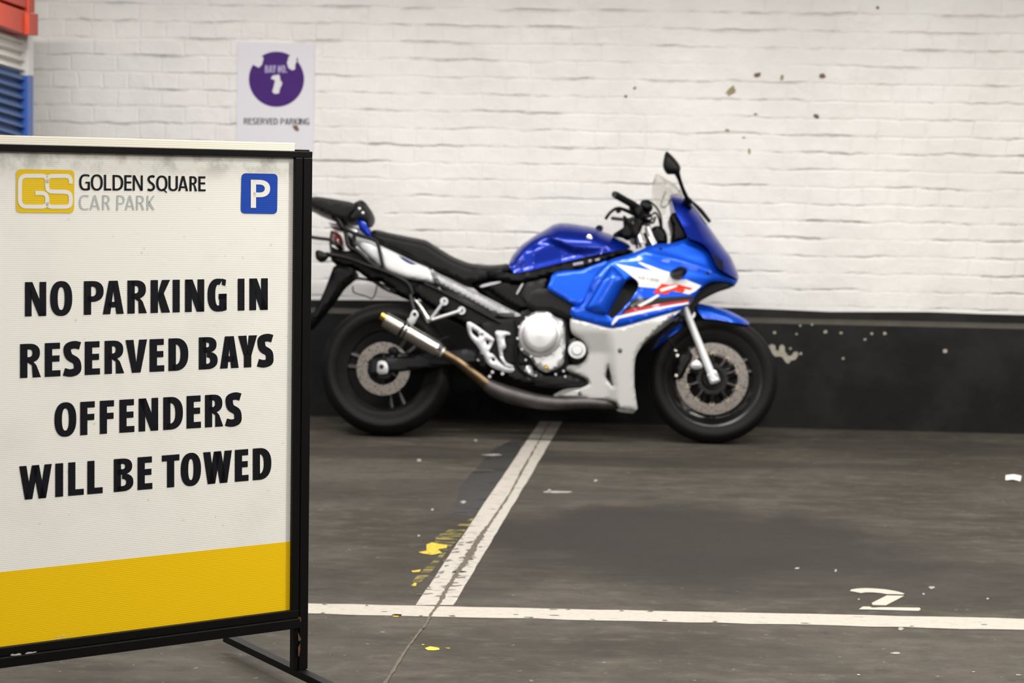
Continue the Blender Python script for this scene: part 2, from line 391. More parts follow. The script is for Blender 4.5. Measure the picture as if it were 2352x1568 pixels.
def wall_material():
    M = mat('painted_brick', (.78, .76, .74), .42); N = Nodes(M); o = N.obj()
    sx = N.n('ShaderNodeSeparateXYZ'); N.l(o, sx.inputs[0])
    cb = N.n('ShaderNodeCombineXYZ'); N.l(sx.outputs[0], cb.inputs[0]); N.l(sx.outputs[2], cb.inputs[1]); v = cb.outputs[0]
    z0 = wl(1000, 98.6).z; pitch = (wl(1000, 98.6).z-wl(1000, 335).z)/6
    nz = N.n('ShaderNodeTexNoise'); nz.inputs['Scale'].default_value = 6; nz.inputs['Detail'].default_value = 4; N.l(v, nz.inputs['Vector'])
    va = N.n('ShaderNodeVectorMath', operation='MULTIPLY_ADD'); N.l(nz.outputs['Color'], va.inputs[0]); va.inputs[1].default_value = (.034, .030, 0); N.l(N.mapping(v, (1, 1, 1), (20-.017, 20*pitch*1-z0+40*pitch-.015, 0)), va.inputs[2])
    br = N.n('ShaderNodeTexBrick'); N.l(va.outputs[0], br.inputs['Vector']); br.offset = .5; br.squash = .55; br.squash_frequency = 3
    br.inputs['Scale'].default_value = 1; br.inputs['Mortar Size'].default_value = .0085; br.inputs['Mortar Smooth'].default_value = .9; br.inputs['Brick Width'].default_value = .225; br.inputs['Row Height'].default_value = pitch
    joint = br.outputs['Fac']
    br.inputs['Color1'].default_value = (0, 0, 0, 1); br.inputs['Color2'].default_value = (1, 1, 1, 1); br.inputs['Mortar'].default_value = (.5, .5, .5, 1)
    vary = N.n('ShaderNodeRGBToBW'); N.l(br.outputs['Color'], vary.inputs[0])
    # paint has filled some joints
    open_ = N.ramp(N.noise(N.mapping(v, (.55, 1.4, 1)), 1.5, 5, .6), .36, .62, .12, 1.0)
    zz = N.n('ShaderNodeSeparateXYZ'); N.l(va.outputs[0], zz.inputs[0])
    fz_ = N.math('FRACT', N.math('DIVIDE', zz.outputs[1], pitch)); fz_ = N.math('ABSOLUTE', N.math('SUBTRACT', fz_, .5))
    hj = N.ramp(fz_, .365, .475)
    oh = N.ramp(N.noise(N.mapping(v, (1.5, 6.5, 1), (3, 5, 0)), 1.5, 6, .68), .46, .66, .03, 1.0)
    jv = N.math('MULTIPLY', N.math('MULTIPLY', joint, open_), .22); jd = N.math('MAXIMUM', N.math('MULTIPLY', hj, oh), jv)
    # joint height profile, lumpy brick faces
    lump = N.noise(v, 9, 5, .6); tiny = N.noise(v, 70, 3, .6)
    h = N.math('ADD', N.math('MULTIPLY', jd, -1.0), N.math('ADD', N.math('MULTIPLY', lump, .8), N.math('MULTIPLY', tiny, .10)))
    h = N.math('ADD', h, N.math('MULTIPLY', vary.outputs[0], .05))
    bp = N.n('ShaderNodeBump'); bp.inputs['Strength'].default_value = .8; bp.inputs['Distance'].default_value = .010; N.l(h, bp.inputs['Height']); N.l(bp.outputs[0], N.b.inputs['Normal'])
    a = N.mix(N.ramp(N.noise(v, 2.0, 5, .6), .35, .65), (.735, .715, .695), (.80, .785, .765))
    a = N.mix(N.math('MULTIPLY', vary.outputs[0], .10), a, (.88, .87, .85))
    dirt = N.ramp(N.noise(N.mapping(v, (2.0, 9, 1)), 1.7, 5, .65), .44, .60)
    a = N.mix(N.math('MULTIPLY', N.math('MULTIPLY', N.ramp(jd, .35, .95), dirt), .7), a, (.33, .32, .315))
    a = N.mix(N.math('MULTIPLY', jd, .12), a, (.45, .44, .43))
    a = N.mix(N.ramp(N.noise(v, 16, 3, .5), .70, .78, 0, .28), a, (.5, .48, .46))
    N.l(a, N.b.inputs['Base Color']); N.l(N.ramp(vary.outputs[0], 0, 1, .34, .55), N.b.inputs['Roughness'])
    return M
g = G(); g.box((0, .12, RH/2), (7.2, .12, RH/2))
wall = tag(g.make('wall_back', None, wall_material(), smooth=0), kind='structure'); wall.matrix_world = WM
def plain(name, lo, hi, mt):
    g = G(); c = [(a+b)/2 for a, b in zip(lo, hi)]; h = [(b-a)/2 for a, b in zip(lo, hi)]; g.box(c, h)
    return tag(g.make(name, None, mt, smooth=0), kind='structure')
pw = mat('white_wall_paint', (.66, .65, .63), .6, noise=.05, nscale=3)
ceil_m = mat('ceiling_paint', (.62, .61, .59), .8, noise=.06, nscale=2)
plain('ceiling', (-9, YF, RH), (9, 11.5, RH+.15), ceil_m)
plain('wall_left', (-7.2, YF, 0), (-7.0, 10.2, RH), pw)
plain('wall_right', (7.0, YF, 0), (7.2, 9.4, RH), pw)
plain('wall_front', (-7.2, YF-.2, 0), (7.2, YF, RH), pw)

# black painted plinth at the foot of the wall
def plinth_material():
    M = mat('black_masonry_paint', (.017, .017, .018), .55, spec=.25); N = Nodes(M); o = N.obj()
    n1 = N.noise(o, 3.0, 5, .6); n2 = N.noise(N.mapping(o, (2.5, 1, 6)), 6, 5, .7)
    a = N.mix(N.ramp(n1, .35, .68), (.007, .007, .0075), (.017, .017, .017)); a = N.mix(N.ramp(n2, .66, .78, 0, .35), a, (.10, .095, .085))
    N.l(a, N.b.inputs['Base Color'])
    bp = N.n('ShaderNodeBump'); bp.inputs['Strength'].default_value = .4; bp.inputs['Distance'].default_value = .006; N.l(N.noise(o, 14, 5, .6), bp.inputs['Height']); N.l(bp.outputs[0], N.b.inputs['Normal'])
    return M
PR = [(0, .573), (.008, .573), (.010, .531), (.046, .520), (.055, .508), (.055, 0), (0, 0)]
g = G(); n = 60; V = []
for i in range(n+1):
    x = -7+14*i/n; wob = .004*math.sin(i*1.7)+.003*math.sin(i*.63+1)
    for j, (d, z) in enumerate(PR): V.append((x, -d, z+(wob if j < 2 else 0)))
Fc = [(i*7+j, (i+1)*7+j, (i+1)*7+j+1, i*7+j+1) for i in range(n) for j in range(6)]
g.add(V, Fc); g.F += [tuple(range(7)), tuple(n*7+j for j in range(7))]
plinth = tag(g.make('baseboard_back', None, [plinth_material(), mat('lit_ledge_paint', (.060, .054, .044), .8, noise=.4, nscale=14)], smooth=20), kind='structure')  # ledge faces coloured paler and browner, standing in for light from above
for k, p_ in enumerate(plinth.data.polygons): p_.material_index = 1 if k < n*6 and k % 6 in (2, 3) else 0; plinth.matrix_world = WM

# flakes and splashes on wall and plinth (flat marks that belong to those surfaces)
def blob(cx, cy, rx, ry, ang=0, n=14, jag=.3):
    out = []
    for k in range(n):
        a = 2*math.pi*k/n; r = 1+random.uniform(-jag, jag); x, y = rx*r*math.cos(a), ry*r*math.sin(a)
        out.append((cx+x*math.cos(ang)-y*math.sin(ang), cy+x*math.sin(ang)+y*math.cos(ang)))
    return out
def mark(name, polys, to3d, parent, mt):
    g = G()
    for p in polys: V = [to3d(*q) for q in p]; g.add(V, [tuple(range(len(V)))])
    return flat(name, g, parent, mt)
brown = mat('brown_splash', (.16, .10, .065), .7, noise=.4, nscale=60); ochre = mat('ochre_splash', (.30, .24, .13), .7, noise=.3, nscale=60); dk = mat('dark_splash', (.09, .085, .08), .7)
scuff = mat('pale_scuff', (.38, .35, .29), .8, noise=.3, nscale=80)
wp = lambda x, y: wl(x, y, .0025)
for x, y, rx, ry, an, mt in ((1739, 172, 9, 6, -.2, brown), (1679, 208, 13, 8, -.8, ochre), (1796, 178, 4, 7, .3, ochre), (1889, 174, 7, 6, .2, brown), (1875, 267, 7, 4, .5, dk), (1721, 346, 3, 7, 0, ochre),
                             (1671, 299, 5, 3, 0, ochre), (1708, 316, 4, 2, 0, ochre), (1736, 262, 4, 2, 0, dk), (2016, 18, 4, 4, 0, dk), (1437, 221, 4, 3, 0, dk), (1458, 202, 3, 3, 0, dk)):
    mark('splash_mark', [blob(x, y, rx, ry, an)], wp, wall, mt)
pp = lambda x, y: wl(x, y, .0563)
fr = frame(1750, 640, 3.907)
mark('scuff_mark', [[fr(*q) for q in ((60, 600), (90, 585), (120, 600), (125, 640), (150, 650), (160, 600), (185, 590), (205, 610), (205, 650), (235, 690), (265, 690), (290, 655), (320, 655), (325, 690), (300, 725), (260, 735), (240, 762), (215, 750), (185, 705), (160, 695), (120, 700), (85, 660))]], pp, plinth, scuff)
for x, y, r in ((115, 480, 14), (570, 473, 16), (710, 485, 12), (985, 493, 12), (1105, 490, 15), (1645, 650, 20), (925, 545, 12), (345, 420, 10), (450, 410, 10), (730, 715, 12), (255, 625, 12), (350, 670, 14), (310, 495, 10)):
    mark('scuff_mark', [blob(*fr(x, y), r/3.907, r/4.5)], pp, plinth, scuff)

# ------------------------------------------------------------------ floor markings
def line_paint(name, col, wear, sc=(3, 14, 1), edge=.06):
    M = mat(name, col, .55); N = Nodes(M); o = N.obj(); M.surface_render_method = 'DITHERED'
    n1 = N.noise(N.mapping(o, sc), 5, 6, .7); n2 = N.noise(o, 60, 3, .6)
    a = N.mix(N.ramp(n2, .35, .7, 0, .35), col, tuple(c*.62 for c in col)); a = N.mix(N.ramp(n1, .5, .62, 0, .25), a, tuple(c*.55 for c in col)); N.l(a, N.b.inputs['Base Color'])
    N.l(N.ramp(n1, wear, wear+edge, 1, 0), N.b.inputs['Alpha'])
    return M
lw = line_paint('white_line_paint', (.40, .365, .315), .65, (3, 14, 1), .05)
lwb = line_paint('worn_white_line_paint', (.40, .37, .33), .595, (2.2, 13, 1), .05)
fz = lambda z: (lambda x, y: on_floor(x, y, z))
def strip(name, L, R, z, mt):
    """ribbon on the floor between two pixel edges"""
    g = G(); V = []
    for a, b in zip(L, R): V += [on_floor(*a, z), on_floor(*b, z)]
    g.add(V, [(2*i, 2*i+1, 2*i+3, 2*i+2) for i in range(len(L)-1)]); return flat(name, g, floor, mt)
jit = lambda k=1.2: random.uniform(-k, k)
top = [(-1500+i*70, 1385+(-1500+i*70-708)*.0214+jit(.7)) for i in range(86)]
bot = [(x, 1408.7+(x-708)*.0227+jit(1.2)) for x, _ in top]
strip('bay_front_line', top, bot, .0012, lw)
n = 40; L, R = [], []
for i in range(n+1):
    y = 1389-(1389-940)*i/n
    L.append((957.4+(1385.3-y)*.675+jit(1.0), y)); R.append((1040+(1391.6-y)*.595+jit(1.0), y))
strip('bay_divider_line', L, R, .0016, lwb)
fr = frame(900, 950, 3.136); f2 = frame(480, 1200, 3.267)
jm = mat('joint_filler', (.085, .070, .050), .8, noise=.5, nscale=70); tar = line_paint('dark_patch', (.028, .027, .026), .52, (.5, 1.1, 1), .16); ylw = line_paint('yellow_paint', (.55, .40, .03), .56, (10, 26, 1), .05); ylwf = line_paint('faded_yellow_paint', (.20, .165, .04), .40, (1.6, 4, 1), .16)
jp = [(1140, 60, 8), (1085, 150, 10), (1040, 230, 12), (960, 370, 16), (860, 560, 18), (740, 740, 22), (690, 810, 26), (640, 880, 40), (590, 960, 60), (540, 1050, 55), (480, 1130, 34), (400, 1250, 34), (350, 1350, 30), (290, 1430, 22), (225, 1545, 18)]
P = [(fr(a, b), w_/3.136) for a, b, w_ in jp]+[(f2(1600, 790), 7), (f2(1480, 950), 7), (f2(1330, 1190), 8), (f2(1200, 1400), 9), (f2(1000, 1720), 11)]
D = []
for i in range(len(P)-1):
    (a, wa), (b, wb) = P[i], P[i+1]
    for k in range(9): t = k/9; D.append(((a[0]+(b[0]-a[0])*t+jit(1.0), a[1]+(b[1]-a[1])*t), (wa+(wb-wa)*t)*random.uniform(.6, 1.35)))
strip('floor_joint', [(p[0]-w_/2, p[1]) for p, w_ in D], [(p[0]+w_/2, p[1]) for p, w_ in D], .0021, jm)
bare = mat('bare_concrete', (.105, .090, .075), .75, noise=.4, nscale=60)
for k in range(46):
    y = random.triangular(1205, 1385, 1270); t = (y-1010.6)/(1391.6-1010.6); xl_, xr_ = 957.4+(1385.3-y)*.675, 1040+(1391.6-y)*.595; xc = xl_+(xr_-xl_)*random.choice((random.uniform(.0, .12), random.uniform(.3, .8), random.uniform(.45, .75)))
    mark('worn_nick', [blob(max(xl_+3, xc), y, random.uniform(3, 15), random.uniform(.7, 2.0), -.05, 9, .5)], fz(.0019), floor, bare)
for k in range(22):
    x = random.uniform(710, 2300); mark('worn_nick', [blob(x, 1385+(x-708)*.0214+random.choice((1.5, 21, 22.5, 15)), random.uniform(3, 12), random.uniform(.6, 1.3), .02, 9, .5)], fz(.0019), floor, bare)
mark('dark_patch', [[fr(*q) for q in ((960, 190), (860, 190), (740, 250), (690, 290), (640, 360), (560, 440), (490, 530), (470, 620), (420, 720), (570, 740), (640, 690), (760, 500), (900, 290))]], fz(.0007), floor, tar)
mark('yellow_remnant', [[fr(*q) for q in p] for p in (((250, 940), (290, 925), (400, 945), (395, 965), (330, 975), (360, 1000), (290, 1015), (220, 1005), (190, 995), (250, 985)), ((140, 1130), (210, 1120), (200, 1138), (150, 1140)), ((140, 1235), (165, 1215), (180, 1220), (170, 1240)))], fz(.0012), floor, ylw)
mark('yellow_remnant', [[fr(*q) for q in p] for p in (((320, 880), (560, 760), (600, 740), (560, 800), (480, 900), (420, 960), (270, 1160), (160, 1250), (150, 1200), (240, 1110), (330, 1030), (400, 950), (300, 960)),)], fz(.0010), floor, ylwf)
mark('yellow_remnant', [[f2(*q) for q in p] for p in (((1370, 690), (1400, 685), (1450, 688), (1440, 697), (1410, 705), (1380, 702)), ((1620, 940), (1660, 927), (1725, 938), (1730, 952), (1690, 957), (1640, 955)), ((1770, 938), (1810, 938), (1800, 943)), ((1595, 910), (1620, 913), (1605, 917)))], fz(.0012), floor, mat('yellow_spot_paint', (.70, .48, .03), .6))
fr = frame(1800, 1300, 4.261)
mark('bay_number', [[fr(*q) for q in p] for p in (
    ((648, 240), (662, 226), (720, 217), (800, 213), (900, 217), (1000, 226), (1090, 241), (1150, 255), (1185, 268), (1165, 276), (1060, 272), (1010, 272), (960, 263), (880, 255), (800, 254), (760, 262), (700, 250)),
    ((1010, 284), (1180, 288), (1120, 320), (1000, 382), (870, 378), (862, 358)),
    ((775, 393), (840, 394), (870, 405), (960, 400), (1330, 405), (1342, 420), (1320, 436), (735, 420)))], fz(.0012), floor, mat('white_number_paint', (.41, .37, .315), .6, noise=.08, nscale=60))
fr = frame(900, 950, 3.136); fleck = mat('pale_fleck', (.26, .24, .22), .8)
for x, y, a, b in ((195, 335, 5, 3), (605, 190, 4, 3), (515, 635, 6, 3), (290, 690, 3, 3), (1135, 552, 4, 3), (1468, 480, 4, 3), (720, 295, 22, 2), (1200, 562, 30, 2.4), (195, 876, 3, 2)):
    mark('floor_fleck', [blob(*fr(x, y), a, b)], fz(.0013), floor, fleck)
fr = frame(1800, 1300, 4.261)
for x, y, a, b in ((1370, 270, 3, 2.2), (1450, 207, 7, 3), (735, 322, 2.5, 1.6), (1090, 848, 11, 2.6), (1150, 610, 6, 4), (1998, 316, 3, 2), (510, 42, 3, 3), (135, 18, 6, 2), (735, 1060, 4, 1.6), (2295, 1062, 6, 1.5), (1860, 1032, 4, 1)):
    mark('floor_fleck', [blob(*fr(x, y), a, b)], fz(.0013), floor, fleck)

# folded slip of paper near the right edge
fr = frame(2202, 1030, 13.067)
g = G(); a, b, c, d = [on_floor(*fr(*q), .002) for q in ((1405, 945), (1850, 975), (1880, 820), (1415, 805))]
mab, mcd = a.lerp(b, .5), c.lerp(d, .5); mab.z = mcd.z = .007
g.add([a, mab, mcd, d, b, c], [(0, 1, 2, 3), (1, 4, 5, 2)])
o = flat('paper_slip', g, None, mat('white_paper', (.82, .79, .78), .7)); sm = o.modifiers.new('thickness', 'SOLIDIFY'); sm.thickness = .0008; sm.offset = 1
tag(o, 'small white slip of folded paper lying on the bare floor near the plinth', 'paper')

# ------------------------------------------------------------------ reserved bay sign on the wall
ws = tag(empty('wall_sign', WM @ Matrix.Translation(wl(634, 225))), 'white wall sign with a purple disc reading BAY NO. 1 and RESERVED PARKING', 'sign')
WSI = ws.matrix_world.inverted()
wsp = lambda off: (lambda x, y: WSI @ on_plane(x, y, W0+WN*off, WN))
g = G(); q = [wsp(.006)(*p) for p in ((546, 96), (723, 100), (720, 352), (543, 348))]; bk = [v+Vector((0, .0055, 0)) for v in q]
g.add(q+bk, [(3, 2, 1, 0), (4, 5, 6, 7), (0, 1, 5, 4), (1, 2, 6, 5), (2, 3, 7, 6), (3, 0, 4, 7)])
sp_ = g.make('sign_panel', ws, mat('sign_sheet', (.70, .69, .74), .35), smooth=0)
g = G(); cx, cy, r = 635, 182, 63.5
V = [wsp(.0066)(cx+r*math.cos(2*math.pi*k/56), cy+r*math.sin(2*math.pi*k/56)) for k in range(56)]; g.add(V, [tuple(range(56))[::-1]])
flat('purple_disc', g, sp_, mat('purple_print', (.058, .016, .160), .5, spec=.2))
fr = frame(500, 70, 6.03); wpr = mat('white_print', (.70, .69, .73), .4)
g = G()
for poly in (((480, 470), (520, 350), (600, 345), (635, 380), (615, 470), (570, 515), (520, 490)), ((985, 360), (1030, 330), (1080, 370), (1110, 400), (1075, 470), (1070, 540), (1030, 550), (980, 520), (960, 450))):
    V = [wsp(.0072)(*fr(*q)) for q in poly]; g = G(); g.add(V, [tuple(range(len(V)))[::-1]]); flat('peeled_spot', g, sp_, wpr)
g = G(); V = [wsp(.0072)(*fr(*q)) for q in ((735, 665), (760, 625), (850, 610), (862, 640), (868, 690), (895, 725), (880, 770), (862, 800), (850, 870), (790, 878), (755, 850), (775, 780), (795, 690))]; g.add(V, [tuple(range(len(V)))[::-1]])
flat('bay_number', g, sp_, wpr)
g = G(); letters(g, [('B', 655, 703), ('A', 704, 762), ('Y', 758, 808), ('N', 832, 880), ('O', 886, 938), ('.', 945, 965)], fr, wsp(.0072), 18, ((655, 482), (965, 482)), ((655, 585), (965, 585)), 16)
flat('lettering', g, sp_, mat('pale_violet_print', (.42, .36, .58), .4))
def run(text, x0, x1, wd=None):
    """spread a word over x0..x1"""
    k = {'I': .42, 'W': 1.45, ' ': .45, '.': .35, 'M': 1.3, 'E': .85, 'L': .8}; tot = sum(k.get(c, 1) for c in text); s = (x1-x0)/tot; out = []; x = x0
    for c in text:
        wd_ = k.get(c, 1)*s
        if c != ' ': out.append((c, x+wd_*.06, x+wd_*.94))
        x += wd_
    return out
g = G(); letters(g, run('RESERVED PARKING', 358, 1272), fr, wsp(.0072), 14, ((358, 1212), (1272, 1218)), ((358, 1300), (1272, 1306)), 13)
flat('lettering', g, sp_, mat('dark_print', (.035, .034, .036), .5))
[mark('splash_mark', [[fr(*q) for q in p]], wsp(.0078), sp_, brown) for p in (((1030, 1320), (1100, 1310), (1130, 1375), (1100, 1400), (1060, 1370)), ((1090, 390), (1110, 370), (1112, 420), (1095, 430)))]

# ------------------------------------------------------------------ slatted shutter at far left
QY = math.atan((900-1176)/F); QD = Vector((math.sin(QY), math.cos(QY), 0)); QN = Vector((QD.y, -QD.x, 0))
Q0 = CAM+ray(70, 391)*8.75; Q0.z = 0
QM = Matrix((QD, -QN, Vector((0, 0, 1)))).transposed().to_4x4(); QM.translation = Q0; QMI = QM.inverted()
qp = lambda x, y, off=0.0: QMI @ on_plane(x, y, Q0+QN*off, QN)
sh = tag(empty('slatted_shutter', QM), 'orange, white and blue metal slatted shutter against the white wall behind the standing sign', 'shutter')
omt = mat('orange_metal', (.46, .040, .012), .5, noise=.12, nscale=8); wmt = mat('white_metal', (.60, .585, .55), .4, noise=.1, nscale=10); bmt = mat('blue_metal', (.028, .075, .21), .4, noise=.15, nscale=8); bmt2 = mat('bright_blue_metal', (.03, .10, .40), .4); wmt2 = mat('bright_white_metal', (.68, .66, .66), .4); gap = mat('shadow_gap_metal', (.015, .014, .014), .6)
def slats(name, y0, y1, mt):
    g = G(); ny = int((y1-y0)/2.15); xs = [-180, -110, -60, 0, 20, 40, 62]
    V = []
    for j in range(ny+1):
        y = y0+(y1-y0)*j/ny; ph = (y-66)/21.8; ph -= math.floor(ph); off = .030*ph/.66 if ph < .66 else .030*(1-ph)/.34
        for x in xs: V.append(qp(x, y+x*.29, -.038+off))
    k = len(xs); g.add(V, [(j*k+i, j*k+i+1, (j+1)*k+i+1, (j+1)*k+i) for j in range(ny) for i in range(k-1)])
    return flat(name, g, sh, mt)
slats('white_slat_panel', 62, 152, wmt); slats('blue_slat_panel', 152, 990, bmt)
def qbox(name, x0, x1, y0, y1, o0, o1, mt, sl=0.0, par=None):
    g = G(); F4 = [qp(x0, y0, o1), qp(x1, y0+(x1-x0)*sl, o1), qp(x1, y1+(x1-x0)*sl, o1), qp(x0, y1, o1)]; B4 = [v+Vector((0, o1-o0, 0)) for v in F4]
    g.add(F4+B4, [(3, 2, 1, 0), (4, 5, 6, 7), (0, 1, 5, 4), (1, 2, 6, 5), (2, 3, 7, 6), (3, 0, 4, 7)])
    return bevel(g.make(name, par or sh, mt, smooth=0), .003)
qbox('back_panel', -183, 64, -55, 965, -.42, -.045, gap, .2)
qbox('edge_post', 64.5, 77.5, 72, 174, -.06, .003, wmt2); qbox('edge_post', 64, 76.5, 174, 1000, -.06, .003, bmt2)
hb = qbox('header_beam', -186, 66, -62, -9, -.44, .035, omt, .36); qbox('bracket', 67, 88, 30, 80, -.05, .055, omt, .1, hb); qbox('header_post', 67, 80, -60, 30, -.05, .03, omt, 0)
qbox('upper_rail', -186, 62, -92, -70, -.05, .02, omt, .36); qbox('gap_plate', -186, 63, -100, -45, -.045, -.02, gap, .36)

# ------------------------------------------------------------------ free standing NO PARKING sign
SY = .6007; SD = Vector((math.cos(SY), math.sin(SY), 0)); SN = Vector((SD.y, -SD.x, 0))
S0 = on_floor(705.5, 1533.6, .052); S0.z = 0
SM = Matrix((SD, -SN, Vector((0, 0, 1)))).transposed().to_4x4(); SM.translation = S0; SMI = SM.inverted()
PB = .010                                                       # the sheet sits this far behind the frame's face
sf = lambda x, y, back=0.0: SMI @ on_plane(x, y, S0-SN*back, SN)
sg = tag(empty('freestanding_sign', SM), 'large white and yellow NO PARKING sign in a black standing frame', 'sign')
frm = mat('black_frame_paint', (.0035, .0035, .0035), .42, spec=.2, noise=.3, nscale=25)
xr, xi, xp = sf(694, 700).x, sf(675.8, 700).x, sf(714, 700).x
mrg = sf(675.5, 440).x-sf(637, 440).x; xl = sf(37, 440).x-mrg-.075
zt1, zt0 = sf(300, 337.7).z, sf(300, 353.6).z; zb1, zb0, zc0 = sf(300, 1449.0).z, sf(300, 1468.8).z, sf(300, 1492.6).z
def sbox(name, lo, hi, par=sg, mt=frm, b=.0015):
    g = G(); g.box([(p+q)/2 for p, q in zip(lo, hi)], [(q-p)/2 for p, q in zip(lo, hi)]); return bevel(g.make(name, par, mt, smooth=0), b)
sbox('top_rail', (xl-.025, 0, zt0), (xp+.001, .025, zt1)); sbox('bottom_rail', (xl, .0, zb0), (xr, .022, zb1)); sbox('base_rail', (xl-.02, -.008, zc0), (xr-.001, .022, zb0-.0005))
sbox('stile', (xi, 0, zb1), (xr-.0007, .022, zt0)); sbox('stile', (xl-.002, 0, zb1), (xl+.016, .022, zt0))
zp = .05
post = sbox('post', (xr, -.002, zp), (xp, .028, zt0)); sbox('post', (xl-.027, -.002, zp), (xl-.002, .028, zt0))
sbox('post_cap', (xr-.012, .012, zt1), (xp, .040, zt1+.004), post)
sbox('weld_plate', (xr-.012, .002, zp), (xr, .024, zb0-.02), post)
fy = (SMI @ on_plane(526, 1470, S0-SD*.010, SD)).y
for x0 in (xp-.028, xl-.027):
    ft = sbox('foot', (x0, -fy*.95, .032), (x0+.025, fy, .0495)); sbox('rubber_pad', (x0, -fy*.95, 0), (x0+.025, -fy*.95+.05, .032), ft, rubber); sbox('rubber_pad', (x0+.004, -.22, 0), (x0+.021, -.17, .032), ft, rubber)
chip = mat('chipped_primer', (.45, .43, .40), .8); rust = mat('rust', (.11, .045, .025), .85, noise=.4, nscale=90)
fr = frame(0, 1420, 9.8)
mark('paint_chip', [[fr(*q) for q in p] for p in (((232, 832), (265, 795), (310, 800), (340, 805), (425, 778), (485, 800), (470, 820), (330, 835)), ((560, 800), (600, 765), (660, 752), (740, 755), (800, 738), (830, 755), (700, 785)))], lambda x, y: sf(x, y, -.0088), sg, chip)
[mark('rust_patch', [[f2(*q) for q in p]], lambda x, y: sf(x, y, -.0027), sg, rust) for p in (((672, 705), (690, 712), (692, 740), (675, 752), (664, 740)), ((668, 820), (680, 850), (693, 872), (683, 888), (670, 885)), ((668, 935), (684, 905), (686, 950), (676, 1005), (670, 1000)))]

def sheet_material(name, col, dirt=True):
    M = mat(name, col, .45, spec=.25); N = Nodes(M); o = N.obj(); sx = N.n('ShaderNodeSeparateXYZ'); N.l(o, sx.inputs[0])
    wv = N.math('SINE', N.math('MULTIPLY', sx.outputs[2], 2*math.pi/.0042)); f = N.ramp(wv, -1, 1, 0, .16)
    a = N.mix(f, col, tuple(c*.80 for c in col))
    if dirt:
        a = N.mix(N.ramp(N.noise(o, 5, 5, .6), .45, .75, 0, .35), a, tuple(c*.78 for c in col))
        t = N.math('MULTIPLY', N.ramp(sx.outputs[2], zt0-.07, zt0-.005), N.ramp(N.noise(o, 22, 5, .65), .42, .7)); a = N.mix(N.math('MULTIPLY', t, .6), a, (.30, .28, .25))
        a = N.mix(N.ramp(N.noise(o, 55, 2, .5), .72, .78, 0, .35), a, (.42, .40, .36))
    N.l(a, N.b.inputs['Base Color'])
    bp = N.n('ShaderNodeBump'); bp.inputs['Strength'].default_value = .12; bp.inputs['Distance'].default_value = .0006; N.l(wv, bp.inputs['Height']); N.l(bp.outputs[0], N.b.inputs['Normal'])
    return M
zs = sf(300, 318.3, PB+.004).z
g = G(); g.box(((xl+xi)/2, PB+.0025, (zb1+zt1)/2), ((xi-xl)/2+.004, .0025, (zt1-zb1)/2))
panel = g.make('sign_panel', sg, sheet_material('white_sheet', (.83, .815, .76)), smooth=0)
x684 = sf(684, 345).x
sbox('sheet_edge', (xl+.01, PB+.005, zt1-.03), (x684, PB+.009, zs), sg, sheet_material('cream_sheet', (.84, .80, .68), False), .0005)
pt = lambda off: (lambda x, y: sf(x, y, PB-off))
def pq(name, polys, off, mt, par=panel):
    g = G()
    for p in polys: V = [pt(off)(*q) for q in p]; g.add(V, [tuple(range(len(V)))[::-1]])
    return flat(name, g, par, mt)
zy = sf(300, 1281.6, PB).z; g = G(); g.add([(xl, PB-.0006, zb1), (xi, PB-.0006, zb1), (xi, PB-.0006, zy), (xl, PB-.0006, zy)], [(0, 1, 2, 3)])
yb = flat('yellow_band', g, panel, sheet_material('yellow_sheet', (.84, .535, .004), False))
ink = mat('black_print', (.006, .006, .009), .5, spec=.2)
fr = frame(30, 620, 3.7333)
g = G()
letters(g, [('N', 102, 285), ('O', 318, 508), ('P', 607, 777), ('A', 770, 950), ('R', 981, 1148), ('K', 1180, 1347), ('I', 1369, 1430), ('N', 1475, 1640), ('G', 1668, 1832), ('I', 1927, 1985), ('N', 2027, 2185)], fr, pt(.0008), 63, ((102, 103), (2185, 70)), ((102, 398), (2185, 340)), 52)
letters(g, [('R', 60, 240), ('E', 272, 407), ('S', 432, 586), ('E', 615, 746), ('R', 785, 954), ('V', 964, 1150), ('E', 1171, 1297), ('D', 1333, 1503), ('B', 1593, 1755), ('A', 1775, 1935), ('Y', 1930, 2093), ('S', 2096, 2233)], fr, pt(.0008), 64, ((60, 634), (2090, 558)), ((60, 926), (2040, 832)), 53)
fr = frame(30, 890, 3.7333)
letters(g, [('O', 355, 543), ('F', 576, 705), ('F', 744, 870), ('E', 912, 1041), ('N', 1077, 1245), ('D', 1288, 1457), ('E', 1488, 1612), ('R', 1646, 1803), ('S', 1822, 1960)], fr, pt(.0008), 62, ((576, 122), (1607, 65)), ((576, 408), (1612, 343)), 53)
letters(g, [('W', 52, 333), ('I', 362, 430), ('L', 473, 607), ('L', 637, 769), ('B', 864, 1032), ('E', 1068, 1195), ('T', 1276, 1427), ('O', 1438, 1612), ('W', 1630, 1877), ('E', 1902, 2020), ('D', 2056, 2215)], fr, pt(.0008), 62, ((52, 674), (2020, 525)), ((98, 960), (2020, 797)), 52)
tag(flat('lettering', g, panel, ink), 'bold black four-line lettering')
fr = frame(20, 375, 4.9)
g = G(); letters(g, [('G', 793, 915), ('O', 925, 1060), ('L', 1073, 1155), ('D', 1170, 1290), ('E', 1302, 1385), ('N', 1397, 1510), ('S', 1562, 1648), ('Q', 1660, 1788), ('U', 1798, 1905), ('A', 1907, 2020), ('R', 2035, 2122), ('E', 2135, 2217)], fr, pt(.0008), 25, ((793, 123), (2217, 147)), ((793, 302), (2217, 314)), 22)
tag(flat('name_lettering', g, panel, ink), 'thin black name lettering')
